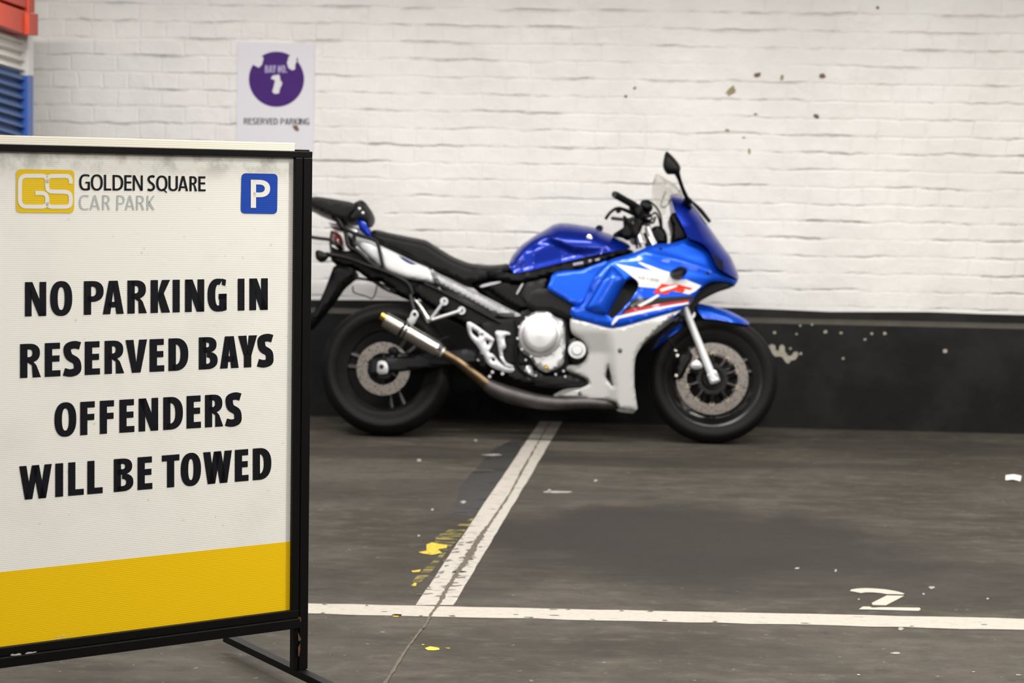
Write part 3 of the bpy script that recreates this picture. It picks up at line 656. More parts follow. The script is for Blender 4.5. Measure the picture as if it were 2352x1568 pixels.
g = G(); letters(g, [('C', 793, 905), ('A', 913, 1028), ('R', 1055, 1142), ('P', 1215, 1307), ('A', 1310, 1418), ('R', 1437, 1527), ('K', 1555, 1645)], fr, pt(.0008), 19, ((793, 356), (1645, 363)), ((793, 522), (1645, 524)), 17)
tag(flat('name_lettering', g, panel, mat('pale_grey_print', (.44, .48, .47), .4)), 'thin pale grey name lettering')
badge = pq('logo_badge', [[fr(*q) for q in roundrect(((85, 65), (740, 75), (736, 560), (83, 556)), 60)]], .0008, sheet_material('gold_print', (.76, .51, .02), False))
def ribbon(pts, th):
    q = []
    for i in range(len(pts)-1):
        p0, p1, p2, p3 = [Vector(pts[max(0, min(len(pts)-1, i+d))]) for d in (-1, 0, 1, 2)]
        for k in range(4):
            t = k/4; q.append(.5*((2*p1)+(p2-p0)*t+(2*p0-5*p1+4*p2-p3)*t*t+(3*p1-p0-3*p2+p3)*t**3))
    q.append(Vector(pts[-1])); out = []
    L, R = [], []
    for i, p in enumerate(q):
        d = (q[min(i+1, len(q)-1)]-q[max(i-1, 0)]).normalized(); nn = Vector((-d.y, d.x))*th/2; L.append(tuple(p+nn)); R.append(tuple(p-nn))
    return [[L[i], L[i+1], R[i+1], R[i]] for i in range(len(q)-1)]
gs = ribbon([(300, 333), (345, 333), (388, 336), (418, 352), (432, 385), (432, 440), (420, 470), (388, 486), (345, 487), (230, 486), (180, 484), (145, 465), (127, 420), (126, 330), (128, 210), (140, 168), (170, 145), (215, 141), (350, 141), (390, 143), (418, 158), (432, 190), (432, 225)], 46)
gs += ribbon([(698, 228), (698, 200), (694, 172), (676, 150), (640, 143), (520, 143), (475, 145), (446, 158), (433, 190), (433, 260), (442, 295), (468, 313), (510, 318), (620, 320), (665, 328), (690, 348), (698, 385), (698, 430), (690, 466), (665, 484), (620, 488), (520, 488), (475, 486), (446, 470), (432, 440)], 46)
pq('monogram', [[fr(*q) for q in p] for p in gs], .0014, mat('cream_print', (.78, .755, .68), .4), panel)
fr = frame(0, 300, 3.0947)
pq('parking_symbol', [[fr(*q) for q in roundrect(((1717, 302), (1974, 307), (1970, 592), (1711, 588)), 34)]], .0008, sheet_material('blue_print', (.012, .062, .39), False))
g = G(); letters(g, [('P', 1783, 1920)], fr, pt(.0014), 37, ((1783, 348), (1920, 351)), ((1783, 548), (1920, 549)), 36); flat('lettering', g, panel, mat('white_letter_print', (.80, .78, .74), .4))
fr = frame(0, 1420, 9.8)
bare_sheet = mat('bare_sheet', (.75, .72, .55), .5)
[pq('worn_spot', [blob(*fr(x, y), a, b)], .0012, bare_sheet) for x, y, a, b in ((1165, 475, 2, .8), (1310, 402, 3.5, .8), (1310, 455, 3, 1), (1425, 388, 4, .9), (1370, 450, 1.2, .8), (1460, 438, 1.6, .8), (1520, 378, 2, .5), (1615, 362, 2, .7), (1880, 382, 1.8, .6))]

# ------------------------------------------------------------------ motorcycle (leaning on its side stand, right side to the lens)
c0, c1 = on_floor(886, 1001), on_floor(1637, 1018.5)
BX = (c1-c0).normalized(); BY0 = Vector((-BX.y, BX.x, 0)); LEAN = math.radians(9.5)
BYv = BY0*math.cos(LEAN)-Vector((0, 0, 1))*math.sin(LEAN); BZ = BX.cross(BYv)
BM = Matrix((BX, BYv, BZ)).transposed().to_4x4(); BM.translation = (c0+c1)/2+Vector((0, 0, .0015)); BMI = BM.inverted()
bike = tag(empty('motorcycle', BM), 'blue and white sport touring motorcycle parked leaning beside the white brick wall', 'motorcycle')
BO = BM.translation
def P(px, py, v=0.0):
    """bike coordinates (forward, to the left side, up) of a pixel on the plane v metres right of the middle"""
    return BMI @ on_plane(px, py, BO-BYv*v, BYv)
PXM = (P(1400, 800)-P(1300, 800)).length/100                       # metres per pixel at the bike
A = frame(700, 420, 3.92); B = frame(1150, 320, 3.92); C = frame(700, 650, 3.92); D = frame(1200, 640, 3.92); E_ = frame(1380, 340, 7.84); F_ = frame(1400, 560, 7.84)
def T(f, pts): return [f(*p) for p in pts]
def solid(name, outline, vtop, vbot, mt, parent=bike, mirror=False, step=7.0, holes=(), sm=35, rnd=1):
    """closed body whose near face is at vtop(x, y, d) and far face at vbot; d is the distance to the outline in px"""
    ol = rounded(outline, rnd) if rnd else outline
    V2, Tr, segs = fill(ol, step, holes)
    vt = vtop if callable(vtop) else (lambda x, y, d, k=vtop: k)
    used = sorted({i for t in Tr for i in t}); idx = {i: k for k, i in enumerate(used)}
    Vt, Vb = [], []
    for i in used:
        x, y = V2[i]; d = segdist((x, y), segs); a = vt(x, y, d)
        b = vbot(x, y, d, a) if callable(vbot) else vbot
        p = P(x, y, a); Vt.append(p); Vb.append(Vector((p.x, -b, p.z)))
    Tr = [tuple(idx[i] for i in t) for t in Tr]; k = len(Vt)
    cnt = {}
    for t in Tr:
        for a, b in ((t[0], t[1]), (t[1], t[2]), (t[2], t[0])): cnt[(a, b)] = cnt.get((a, b), 0)+1
    Fc = list(Tr)+[tuple(i+k for i in reversed(t)) for t in Tr]
    for (a, b) in cnt:
        if (b, a) not in cnt: Fc.append((b, a, a+k, b+k))
    g = G(); g.add(Vt+Vb, Fc)
    me_o = obj(name, g.V, g.F, parent, mt, sm)
    if mirror: obj(name, [Vector((v.x, -v.y, v.z)) for v in g.V], g.F, parent, mt, sm)
    return me_o
def er(d, R, amt):
    """drop of a rounded edge"""
    t = 1-min(d/R, 1); return amt*(1-math.sqrt(max(0, 1-t*t)))
def plate(name, outline, v0, v1, mt, parent=bike, rd=4.0, amt=.006, **k):
    return solid(name, outline, lambda x, y, d: v1-er(d, rd, amt), (lambda x, y, d, a: v0) if not k.pop('both', False) else (lambda x, y, d, a: -(a)), mt, parent, **k)
def tubeP(name, pts, r, mt, parent=bike, n=12, mirror=False, smooth=True):
    """tube through (px, py, v) with radius r in px (number or list)"""
    q = [P(*p) for p in pts]; rr = [x*PXM for x in r] if isinstance(r, (list, tuple)) else r*PXM
    g = G(); g.tube(q, rr, n, smooth)
    o_ = g.make(name, parent, mt, 50)
    if mirror:
        g = G(); g.tube([Vector((v.x, -v.y, v.z)) for v in q], rr, n, smooth); g.make(name, parent, mt, 50)
    return o_
def lerp_table(tb, x):
    if x <= tb[0][0]: return tb[0][1]
    for (a, va), (b, vb) in zip(tb, tb[1:]):
        if x <= b: return va+(vb-va)*(x-a)/(b-a)
    return tb[-1][1]

# wheels
def wheel(px, r, half, rim_r, disc_px, disc_ro, disc_ri, disc_v, front):
    c = P(px, 860, 0); c = Vector((c.x, 0, r))
    wh = empty('wheel', None, bike); wh.location = c; Z = (0, 0, 0)
    rb = r-.215; prof = []
    for k in range(-10, 11):                                      # tread crown
        a = k/10; prof.append((r-(1-math.sqrt(max(0, 1-(a*.86)**2)))*half*1.05, a*half))
    prof += [(r-rb*.55, half*1.02), (.232, half*.88), (.222, half*.74), (.222, -half*.74), (.232, -half*.88), (r-rb*.55, -half*1.02)]
    g = G(); g.lathe(Z, prof, 72, closed=True); t = g.make('tyre', wh, rubber, 40)
    g = G(); hw = half*.78
    g.lathe(Z, [(.231, -hw), (.231, -hw*.86), (.212, -hw*.72), (.190, -hw*.5), (.186, 0), (.190, hw*.5), (.212, hw*.72), (.222, hw*.86), (.233, hw*.9), (.234, hw), (.228, hw*1.04), (.218, hw*.98), (.205, hw*.66), (.180, hw*.42), (.176, 0), (.180, -hw*.42), (.205, -hw*.66), (.226, -hw)], 72, closed=True)
    g.make('rim', wh, rimm, 40)
    for k in range(3):
        a = math.radians((-72 if not front else 20)+120*k); g = G()
        for s in (-1, 1):
            p0 = Vector((.045*math.cos(a+s*.3), 0, .045*math.sin(a+s*.3))); p1 = Vector((.186*math.cos(a+s*.16), 0, .186*math.sin(a+s*.16)))
            g.tube([p0, p0.lerp(p1, .5), p1], [.020, .013, .016], 8)
        g.make('spoke', wh, rimm, 50)
    g = G(); g.lathe(Z, [(.012, -half*1.0), (.05, -half*1.0), (.055, -half*.6), (.042, 0), (.055, half*.6), (.05, half*1.0), (.012, half*1.0)], 32); g.make('hub', wh, darkm)
    for sgn in ((1, -1) if front else (1,)):
        dc = P(*disc_px, disc_v); dz = Vector((dc.x-c.x, -sgn*disc_v, dc.z-c.z)) if sgn > 0 else Vector((dc.x-c.x, disc_v, dc.z-c.z))
        g = G(); g.lathe(dz, [(disc_ri, -.0025), (disc_ro, -.0025), (disc_ro, .0025), (disc_ri, .0025)], 72, closed=True)
        d_ = g.make('brake_disc', wh, discm, 30)
        g = G(); g.lathe(dz, [(disc_ri*.44, -.004), (disc_ri*.62, -.004), (disc_ri*.62, .004), (disc_ri*.44, .004)], 40, closed=True)
        nb = 10 if front else 6
        for k in range(nb):
            a = 2*math.pi*(k+.5)/nb; u = Vector((math.cos(a), 0, math.sin(a))); g.tube([dz+u*disc_ri*.58, dz+u*disc_ri*.98], [.012, .008], 8, False)
        g.make('disc_carrier', wh, blackm, 40)
        if front:
            for k in range(nb):
                a = 2*math.pi*(k+.5)/nb; u = Vector((math.cos(a), 0, math.sin(a))); g = G(); g.tube([dz+u*(disc_ri-.002)+Vector((0, -.006, 0)), dz+u*(disc_ri-.002)+Vector((0, .006, 0))], .0105, 14, False); g.make('disc_button', wh, buttonm, 40)
    return wh, c
rw, RC = wheel(889, .303, .080, .232, (880.5, 846.5), .1215, .073, .092, False)
fw, FC = wheel(1637, .295, .060, .232, (1636, 869.5), .162, .116, .070, True)

# swingarm, axle blocks, rear caliper
sw = plate('swingarm', T(C, [(568, 685), (640, 678), (780, 668), (1010, 640), (1290, 612), (1480, 590), (1580, 600), (1580, 720), (1240, 748), (1000, 775), (800, 800), (690, 828), (575, 830)]), .080, .118, greym, amt=.012, rd=7, mirror=True)
ab = plate('axle_block', T(C, [(652, 720), (672, 700), (720, 697), (745, 730), (752, 795), (735, 818), (650, 822)]), .112, .128, satin, bike, amt=.003, rd=2)
g = G(); c = P(*C(692, 752), .128); g.lathe(c, [(.0, -.004), (.0105, -.004), (.0105, .004)], 20); g.make('axle_nut', ab, blackm)
plate('rear_caliper', T(C, [(800, 560), (850, 600), (830, 660), (760, 640), (740, 600)]), .098, .13, darkm)
tubeP('brake_hose', [(*C(820, 590), .125), (*C(900, 640), .13), (*C(1100, 560), .13), (*C(1300, 480), .12)], 2.2, blackp)

# engine and frame
eng = solid('engine', T(C, [(1560, 330), (1700, 300), (1900, 250), (2330, 60), (2420, 100), (2420, 400), (2440, 560), (2420, 760), (2330, 860), (2000, 880), (1850, 860), (1700, 790), (1620, 720), (1560, 600)]), lambda x, y, d: .128-er(d, 14, .05), lambda x, y, d, a: -a, darkm, sm=30)
solid('airbox', T(A, [(1480, 900), (1700, 830), (1880, 790), (2150, 780), (2300, 900), (2250, 1150), (2000, 1250), (1850, 1150), (1650, 1050)]), lambda x, y, d: .085-er(d, 10, .03), lambda x, y, d, a: -a, blackp)
plate('cylinder_block', T(C, [(2050, 60), (2420, 20), (2480, 330), (2380, 330), (2230, 255), (2060, 250), (1980, 200)]), .12, .172, darkm, eng)
cl = plate('clutch_cover', T(D, [(70, 322), (105, 298), (150, 296), (240, 298), (275, 330), (300, 350), (368, 368), (382, 420), (386, 600), (372, 760), (330, 800), (250, 838), (205, 842), (150, 815), (110, 760), (60, 700), (-10, 660), (-42, 590), (-45, 480), (-20, 400)]), .150, .190, alloy, bike, amt=.012, rd=6)
cc = P(*D(158, 512), .19); g = G(); g.lathe(cc, [(.096, .014), (.097, -.010), (.094, -.017), (.086, -.020), (.080, -.022), (.077, -.030), (.072, -.034), (.050, -.036), (.0, -.038)], 56); cc_o = g.make('cover_dome', cl, alloy, 40)
for k in range(12):
    a = 2*math.pi*k/12+.15; u = Vector((math.cos(a), 0, math.sin(a)))*.1005; g = G(); g.tube([cc+u+Vector((0, .012, 0)), cc+u+Vector((0, -.012, 0))], .0062, 10, False); g.make('cover_bolt', cl, satin, 40)
g = G(); q = P(*D(213, 796), .192); g.lathe(q, [(.0115, .010), (.0115, -.006), (.007, -.010), (0, -.010)], 18); g.make('oil_plug', cl, gold)
gc = plate('starter_cover', T(D, [(410, 560), (470, 530), (520, 545), (565, 590), (578, 650), (565, 700), (530, 745), (480, 765), (440, 740), (430, 700), (400, 650)]), .14, .178, blackm, bike, amt=.008)
g = G(); q = P(*D(492, 640), .182); g.lathe(q, [(.040, .02), (.041, .002), (.038, -.003), (.026, -.003), (.024, -.012), (.021, -.015), (.0, -.015)], 32); g.make('starter_cap', gc, alloy, 40)
plate('sump', T(D, [(-120, 740), (20, 760), (110, 800), (200, 845), (330, 850), (420, 850), (560, 905), (600, 935), (560, 965), (300, 975), (100, 960), (-60, 930), (-160, 880)]), .05, .15, blackm, eng, amt=.02, rd=8)
for x, y in ((30, 730), (55, 790), (20, 830), (120, 870), (300, 860), (370, 830), (385, 880)):
    g = G(); q = P(*D(x, y), .168); g.tube([q+Vector((0, .05, 0)), q+Vector((0, -.002, 0))], .0052, 10, False); g.make('engine_bolt', eng, satin, 40)
plate('gear_cover', T(C, [(1985, 745), (2040, 740), (2060, 800), (2060, 870), (2010, 870), (1985, 810)]), .13, .166, satin, eng, amt=.01)
tubeP('engine_hose', [(*C(1900, 330), .17), (*C(1920, 480), .175), (*C(1900, 620), .175), (*C(1930, 760), .17), (*C(2060, 860), .16)], 4.5, blackp, eng)
plate('frame_spar', T(A, [(1130, 765), (1180, 800), (1260, 840), (1600, 1008), (1960, 1192), (1900, 1205), (1780, 1204), (1690, 1175), (1450, 1045), (1200, 915), (1150, 850)]), .100, .152, spar_silver, amt=.016, rd=9, mirror=True)
tubeP('subframe_tube', [(*A(1080, 905), .14), (*A(1230, 975), .14), (*A(1570, 1155), .14), (*A(1760, 1255), .14)], 3.2, blackm, mirror=True)
plate('frame_cover', T(A, [(1100, 905), (1230, 960), (1560, 1140), (1720, 1240), (1800, 1310), (1750, 1330), (1500, 1300), (1250, 1180), (1040, 1040), (950, 960), (1000, 900)]), .06, .125, blackp, amt=.02, rd=8, mirror=True)
plate('frame_rail', T(B, [(-140, 1180), (0, 1195), (130, 1208), (380, 1152), (640, 1090), (850, 1048), (1000, 1010), (1160, 985), (1210, 1012), (1120, 1040), (960, 1082), (860, 1125), (700, 1175), (480, 1215), (300, 1262), (150, 1290), (0, 1262), (-120, 1230)]), .10, .160, blackp, amt=.014, rd=6, mirror=True)
plate('side_cover', T(B, [(-20, 1262), (150, 1285), (300, 1258), (440, 1220), (430, 1300), (400, 1390), (330, 1420), (380, 1520), (200, 1540), (80, 1480), (-40, 1400), (-160, 1310)]), .05, .135, blackp, amt=.02, rd=8, mirror=True)
plate('airbox_panel', T(B, [(215, 1290), (420, 1240), (395, 1390), (330, 1500), (215, 1470), (170, 1400)]), .12, .150, mat('charcoal_plastic', (.014, .014, .0145), .5, spec=.25), amt=.01)
for p in (((650, 1115), (740, 1098), (745, 1118), (655, 1136)), ((790, 1085), (815, 1080), (818, 1098), (793, 1104)), ((850, 1078), (890, 1068), (893, 1084), (855, 1094))):
    plate('frame_sticker', T(B, p), .150, .1608, mat('pale_sticker', (.34, .31, .36), .4), rd=1, amt=0, rnd=0)
plate('side_trim', T(A, [(1575, 925), (1650, 900), (1765, 882), (1768, 897), (1680, 920), (1580, 942)]), .12, .142, spar_silver, rd=2, amt=.002)
plate('side_trim', T(A, [(1955, 900), (1972, 905), (1915, 1005), (1898, 1000)]), .12, .154, spar_silver, rd=2, amt=.002)
solid('radiator', [(1395, 600), (1470, 610), (1480, 660), (1440, 770), (1425, 860), (1360, 860), (1330, 800), (1330, 690), (1360, 640)], .10, lambda x, y, d, a: -.10, radm)

# exhaust
ex = bike
def ctube(name, pts, r, mt, parent, n=24): return tubeP(name, pts, r, mt, parent, n)
can = tubeP('silencer', [(*C(735, 333), .232), (*C(1190, 592), .205)], [18.6, 18.6], steel, n=32)
tubeP('end_cap', [(*C(738, 335), .232), (*C(722, 326), .233), (*C(716, 323), .2335)], [18.8, 18.0, 14], steel, can, 32, smooth=False)
tubeP('tail_tip', [(*C(735, 318), .236), (*C(688, 290), .238)], [9.5, 9.5], gold, can, 20)
for a in ((868, 408, .224, 890, 421, .223), (905, 430, .222, 918, 437, .2215)):
    tubeP('strap_band', [(*C(a[0], a[1]), a[2]), (*C(a[3], a[4]), a[5])], [19.6, 19.6], blackm, can, 32)
tubeP('front_cone', [(*C(1188, 590), .205), (*C(1215, 606), .203), (*C(1240, 622), .201)], [18.8, 15, 10.5], steel, can, 28, smooth=False)
tubeP('clamp_ring', [(*C(1222, 612), .202), (*C(1246, 626), .201)], [13, 12.5], satin, can, 24)
lk = tubeP('link_pipe', [(*C(1235, 618), .201), (*C(1370, 700), .19), (*C(1500, 800), .172), (*C(1660, 925), .150)], [10.5, 11, 12, 13.5], pipe, n=24)
mp = tubeP('collector_pipe', [(*C(1630, 905), .150), (*C(1720, 960), .145), (*C(1860, 1010), .140), (*C(2080, 1062), .135), (*C(2300, 1082), .13), (*D(560, 1115), .125), (*D(720, 1125), .12), (*D(870, 1138), .10)], [14.5, 18.5, 19.5, 17, 15, 13, 12, 9], darkpipe, n=24)
hg = plate('silencer_bracket', T(C, [(975, 240), (1005, 245), (1028, 285), (1010, 320), (985, 370), (950, 368), (918, 330), (945, 310), (955, 270)]), .165, .178, satin, bike, amt=.002, rd=2)
g = G(); q = P(*C(990, 280), .179); g.tube([q+Vector((0, .004, 0)), q+Vector((0, -.004, 0))], .009, 14, False); g.make('bracket_bolt', hg, darkm)

# foot rests
def ringed(name, p, q, v, rw_, mt, parent):
    g = G(); a, b = P(*p, v), P(*q, v); g.tube([a, b], [rw_*PXM*.85, rw_*PXM*1.1], 10, False)
    g.lathe(b, [(4.0*PXM, .004), (9.0*PXM, .004), (9.0*PXM, -.006), (4.0*PXM, -.006)], 24, closed=True); return g.make(name, parent, mt, 50)
ps = ringed('pillion_bracket', C(1130, 330), C(1255, 165), .15, 4.2, satin, bike); ringed('bracket_arm', C(1130, 335), C(1412, 247), .15, 4.6, satin, ps)
tubeP('pillion_peg', [(*C(1005, 160), .155), (*C(1060, 240), .165), (*C(1105, 320), .175), (*C(1118, 350), .17)], [4, 6.5, 8, 7], steel, ps)
tubeP('peg_hanger', [(*C(955, 110), .13), (*C(975, 200), .15), (*C(990, 260), .16)], [5.5, 5, 5], blackm, ps)
hp = plate('heel_plate', T(C, [(1456, 362), (1470, 350), (1495, 350), (1560, 392), (1705, 498), (1705, 520), (1650, 625), (1700, 640), (1740, 700), (1800, 742), (1880, 762), (1890, 785), (1862, 806), (1800, 800), (1690, 762), (1640, 722), (1600, 645), (1560, 570), (1490, 492), (1470, 440)]), .150, .162, satin, amt=.003, rd=3, holes=[T(C, [(1498, 402), (1555, 440), (1568, 470), (1562, 495), (1535, 478), (1505, 450)]), T(C, [(1628, 508), (1668, 525), (1650, 562), (1632, 545)]), T(C, [(1688, 670), (1712, 672), (1714, 700), (1695, 708), (1682, 690)]), T(C, [(1592, 458), (1606, 462), (1604, 478), (1590, 474)])], step=5)
bl = plate('brake_pedal', T(C, [(1708, 425), (1790, 430), (1850, 447), (1852, 462), (1808, 470), (1796, 490), (1800, 530), (1812, 560), (1808, 585), (1778, 605), (1785, 660), (1808, 712), (1880, 745), (1880, 758), (1800, 742), (1760, 690), (1745, 600), (1728, 500)]), .165, .176, satin, amt=.003, rd=3, step=5)
plate('pedal_pivot', T(C, [(1560, 600), (1620, 640), (1650, 740), (1600, 780), (1550, 720), (1545, 640)]), .12, .168, darkm, hp, amt=.012)
tubeP('rider_peg', [(*C(1590, 660), .16), (*C(1585, 665), .25)], [7, 7.5], darkm, hp)
for x, y in ((1590, 645), (1565, 690), (1780, 815), (1690, 800), (1665, 840)):
    g = G(); q = P(*C(x, y), .17); g.tube([q+Vector((0, .02, 0)), q+Vector((0, -.005, 0))], .007, 10, False); g.make('mount_bolt', hp, satin, 40)
tubeP('side_stand', [(*C(1700, 780), -.12), (*C(1640, 900), -.17), (*C(1560, 1150), -.285)], [8, 7, 6], blackm)

# seat and tank
def cushion(maxv, R): return lambda x, y, d: .006+maxv*math.sqrt(max(0, 1-(1-min(d/R, 1))**2))
seat_top = T(A, [(590, 432), (640, 420), (720, 438), (800, 457), (960, 488), (1085, 512), (1120, 530), (1200, 582), (1330, 662), (1480, 722), (1640, 742), (1740, 738), (1840, 722)])
seat_ol = seat_top+T(A, [(1880, 790), (1780, 815), (1620, 868), (1500, 895), (1430, 880), (1300, 822), (1150, 775), (1000, 690), (850, 625), (700, 560), (610, 500)])
sseg = segs_of(seat_top, False)
def seat_v(x, y, d):
    ds = segdist((x, y), sseg); W = lerp_table([(850, .085), (930, .125), (1030, .150), (1120, .135), (1175, .105)], x)
    return .004+W*math.sqrt(max(0, 1-(1-min(ds/15, 1))**2))-er(d, 5, .010)*(1 if ds > 8 else 0)
solid('seat', seat_ol, lambda x, y, d: max(.003, seat_v(x, y, d)), lambda x, y, d, a: -a, seatm, step=6, sm=40)
tank_top = T(B, [(85, 1085), (100, 1050), (180, 955), (300, 870), (420, 800), (470, 768), (530, 752), (620, 755), (780, 780), (890, 800), (910, 825), (990, 855), (1100, 905), (1175, 960)])
tank_ol = tank_top+T(B, [(1150, 985), (1000, 1010), (850, 1040), (640, 1085), (380, 1150), (130, 1208), (100, 1180), (72, 1130)])
tseg = segs_of(tank_top, False)
def crease(x, y, tb): return y-lerp_table(tb, x)
CT = [B(*p) for p in ((80, 1090), (300, 900), (430, 870), (560, 925), (650, 975), (800, 990), (1000, 960), (1170, 955))]
def tank_v(x, y, d):
    ds = segdist((x, y), tseg); W = lerp_table([(1168, .105), (1200, .135), (1290, .165), (1390, .155), (1450, .115)], x)
    R = lerp_table([(1168, 14), (1230, 34), (1300, 52), (1400, 36), (1450, 14)], x)
    v = .004+W*math.sqrt(max(0, 1-(1-min(ds/R, 1))**2))
    cr = crease(x, y, CT)
    if cr > 0: v -= .022*min(1, cr/14)*min(1, max(0, (x-1185)/40))*max(0, 1-max(0, (x-1330)/90))   # knee hollow under the shoulder line
    lip = (1181-0) and 0
    dl = d if ds > 10 else 99
    if dl < 10: v += .010*(1-dl/10)*.8
    return max(.003, v)
tank = solid('fuel_tank', tank_ol, tank_v, lambda x, y, d, a: -a, deepblue, step=5, sm=55)
g = G(); q = P(*B(800, 887), tank_v(*B(800, 887), 30)+.002); g.lathe(q, [(.014, .006), (.014, -.002), (.009, -.004), (0, -.0045)], 20); g.make('tank_badge', tank, steel)
tubeP('filler_cap', [(*B(885, 802), .04), (*B(895, 800), -.04)], 8, blackm, tank)

# tail
tail_ol = T(A, [(372, 440), (400, 452), (470, 485), (580, 512), (700, 572), (850, 642), (1000, 715), (1135, 762), (1160, 830), (1182, 912), (1080, 888), (900, 858), (720, 790), (620, 700), (470, 570)])
def tail_v(x, y, d): return lerp_table([(795, .075), (850, .105), (930, .130), (1000, .140)], x)-er(d, 12, .022)
tail = solid('tail_cowl', tail_ol, tail_v, lambda x, y, d, a: a-.012, silverpaint, mirror=True, step=6, sm=45)
solid('blue_flash', T(A, [(840, 652), (890, 672), (1010, 735), (960, 732), (915, 712), (880, 690)]), lambda x, y, d: tail_v(x, y, 99)+.0014, lambda x, y, d, a: a-.001, bluedecal, tail, rnd=0)
solid('tail_top', T(A, [(210, 350), (240, 358), (300, 372), (400, 388), (480, 402), (520, 440), (590, 490), (470, 470), (380, 440), (300, 425), (240, 410), (222, 380)]), lambda x, y, d: .075-er(d, 8, .03), lambda x, y, d, a: -a, silverpaint, sm=45)
solid('tail_light', T(A, [(245, 430), (290, 440), (330, 475), (345, 540), (350, 610), (310, 600), (270, 570), (235, 500)]), lambda x, y, d: .07-er(d, 8, .03), lambda x, y, d, a: -a, redlens, sm=45)
plate('under_tail', T(A, [(225, 560), (300, 600), (380, 615), (460, 590), (600, 690), (720, 792), (900, 862), (1080, 892), (1060, 960), (960, 1010), (930, 1040), (820, 990), (690, 940), (560, 850), (440, 760), (330, 742), (240, 715), (230, 640)]), -.07, .085, blackp, amt=.02, rd=8, holes=[T(A, [(600, 880), (660, 862), (810, 960), (760, 962)]), T(A, [(490, 838), (540, 830), (560, 868), (500, 860)])])
pf = plate('plate_hanger', T(A, [(265, 735), (420, 750), (470, 810), (330, 925), (260, 1030), (190, 1120), (110, 1220), (30, 1310), (5, 1290), (80, 1170), (175, 975)]), -.075, .075, blackp, amt=.01)
tubeP('plate_stay', [(*A(432, 930), .04), (*A(445, 985), .04), (*A(540, 1015), .04), (*A(615, 1035), .04), (*A(650, 925), .04)], 1.6, blackm, pf, 8)
tubeP('mudguard_strut', [(*A(420, 850), .05), (*A(600, 880), .05), (*A(800, 960), .06), (*A(960, 1010), .06)], 3.0, blackm)
ind = solid('turn_signal', T(A, [(92, 615), (120, 600), (165, 618), (205, 640), (200, 665), (165, 700), (125, 705), (98, 680)]), lambda x, y, d: .20-er(d, 5, .01), lambda x, y, d, a: .14, blackp)
tubeP('signal_stem', [(*A(190, 640), .17), (*A(230, 655), .10), (*A(260, 660), .05)], 4, blackp, ind)

# luggage rack with its back rest
rk = tubeP('luggage_rack', [(*A(285, 300), .11), (*A(330, 380), .11), (*A(365, 440), .11), (*A(395, 570), .115), (*A(470, 610), .118), (*A(590, 715), .12), (*A(700, 790), .12)], 5.2, blackm, mirror=True)
tubeP('rack_tube', [(*A(340, 400), .118), (*A(450, 455), .12), (*A(590, 500), .125), (*A(635, 520), .128), (*A(660, 560), .13), (*A(690, 690), .132), (*A(712, 790), .13)], 4.2, blackm, rk, mirror=True)
tubeP('rack_tube', [(*A(195, 640), .12), (*A(300, 655), .125), (*A(430, 690), .128), (*A(560, 740), .13), (*A(720, 795), .13), (*A(880, 870), .13), (*A(940, 920), .13), (*A(970, 1000), .13)], 4.6, blackm, rk, mirror=True)
tubeP('rack_hoop', [(*A(25, 480), .10), (*A(60, 488), .12), (*A(140, 500), .125), (*A(225, 512), .12), (*A(262, 545), .12), (*A(330, 560), .118)], 4.0, blackm, rk)
tubeP('rack_tube', [(*A(245, 430), .11), (*A(232, 520), .115), (*A(238, 600), .118), (*A(250, 660), .12)], 3.0, blackm, rk)
tubeP('rack_tube', [(*A(450, 460), .12), (*A(440, 540), .12), (*A(465, 570), .12)], 5, blackm, rk)
rp = solid('rack_plate', T(A, [(-60, 120), (70, 126), (110, 122), (250, 142), (420, 172), (480, 200), (470, 250), (420, 300), (380, 352), (330, 345), (265, 315), (170, 280), (90, 245), (40, 215), (-60, 190)]), lambda x, y, d: .13-er(d, 9, .04), lambda x, y, d, a: -a, blackp, rk, sm=45)
solid('back_rest', T(A, [(440, 180), (470, 165), (500, 152), (530, 160), (565, 195), (600, 262), (602, 310), (575, 360), (545, 362), (510, 345), (470, 330), (420, 350), (370, 340), (390, 280), (430, 240)]), lambda x, y, d: .125-er(d, 10, .045), lambda x, y, d, a: -a, seatm, rk, sm=45)
for k, (x, y) in enumerate(((493, 232), (524, 270))):
    g = G(); q = P(*A(x, y), .124); g.lathe(q, [(.006, .004), (.006, -.001), (0, -.003)], 14); g.make('back_rest_stud', rk, satin)
tubeP('rack_leg', [(*A(260, 300), .08), (*A(310, 345), .09), (*A(345, 420), .10)], 7.5, blackm, rk, mirror=True)
plate('grab_rail', T(A, [(468, 330), (500, 325), (540, 345), (570, 410), (605, 490), (565, 478), (505, 440), (480, 390)]), .085, .118, deepblue, amt=.008, rd=5, mirror=True)

# fairings
XF = [(440, 1572), (511, 1622), (549, 1650), (588, 1680), (631, 1699), (652, 1704), (700, 1760), (760, 1830), (940, 1900)]
def FV(x, y):
    """half width of the bodywork"""
    W = lerp_table([(440, .11), (500, .14), (560, .185), (600, .215), (640, .238), (740, .235), (830, .205), (950, .165)], y)
    L = lerp_table([(440, 80), (520, 140), (560, 210), (640, 270), (700, 330), (800, 300)], y)
    s = max(0, lerp_table(XF, y)-x); w_ = W*math.sqrt(max(0, 1-(1-min(s/L, 1))**2))
    w_ -= .030*max(0, min(1, (1420-x)/220))
    cr = y-lerp_table([(1390, 575), (1480, 580), (1560, 600), (1640, 625), (1700, 648)], x)      # upper shoulder crease
    w_ += .007*math.exp(-(cr/7)**2)*max(0, min(1, (1690-x)/60))*max(0, min(1, (x-1460)/60))
    return max(.004, w_)
vent = T(B, [(1130, 1272), (1160, 1250), (1205, 1255), (1235, 1288), (1243, 1325), (1225, 1370), (1150, 1470), (1075, 1555), (1005, 1612), (968, 1590), (990, 1520), (1045, 1430), (1105, 1310)])
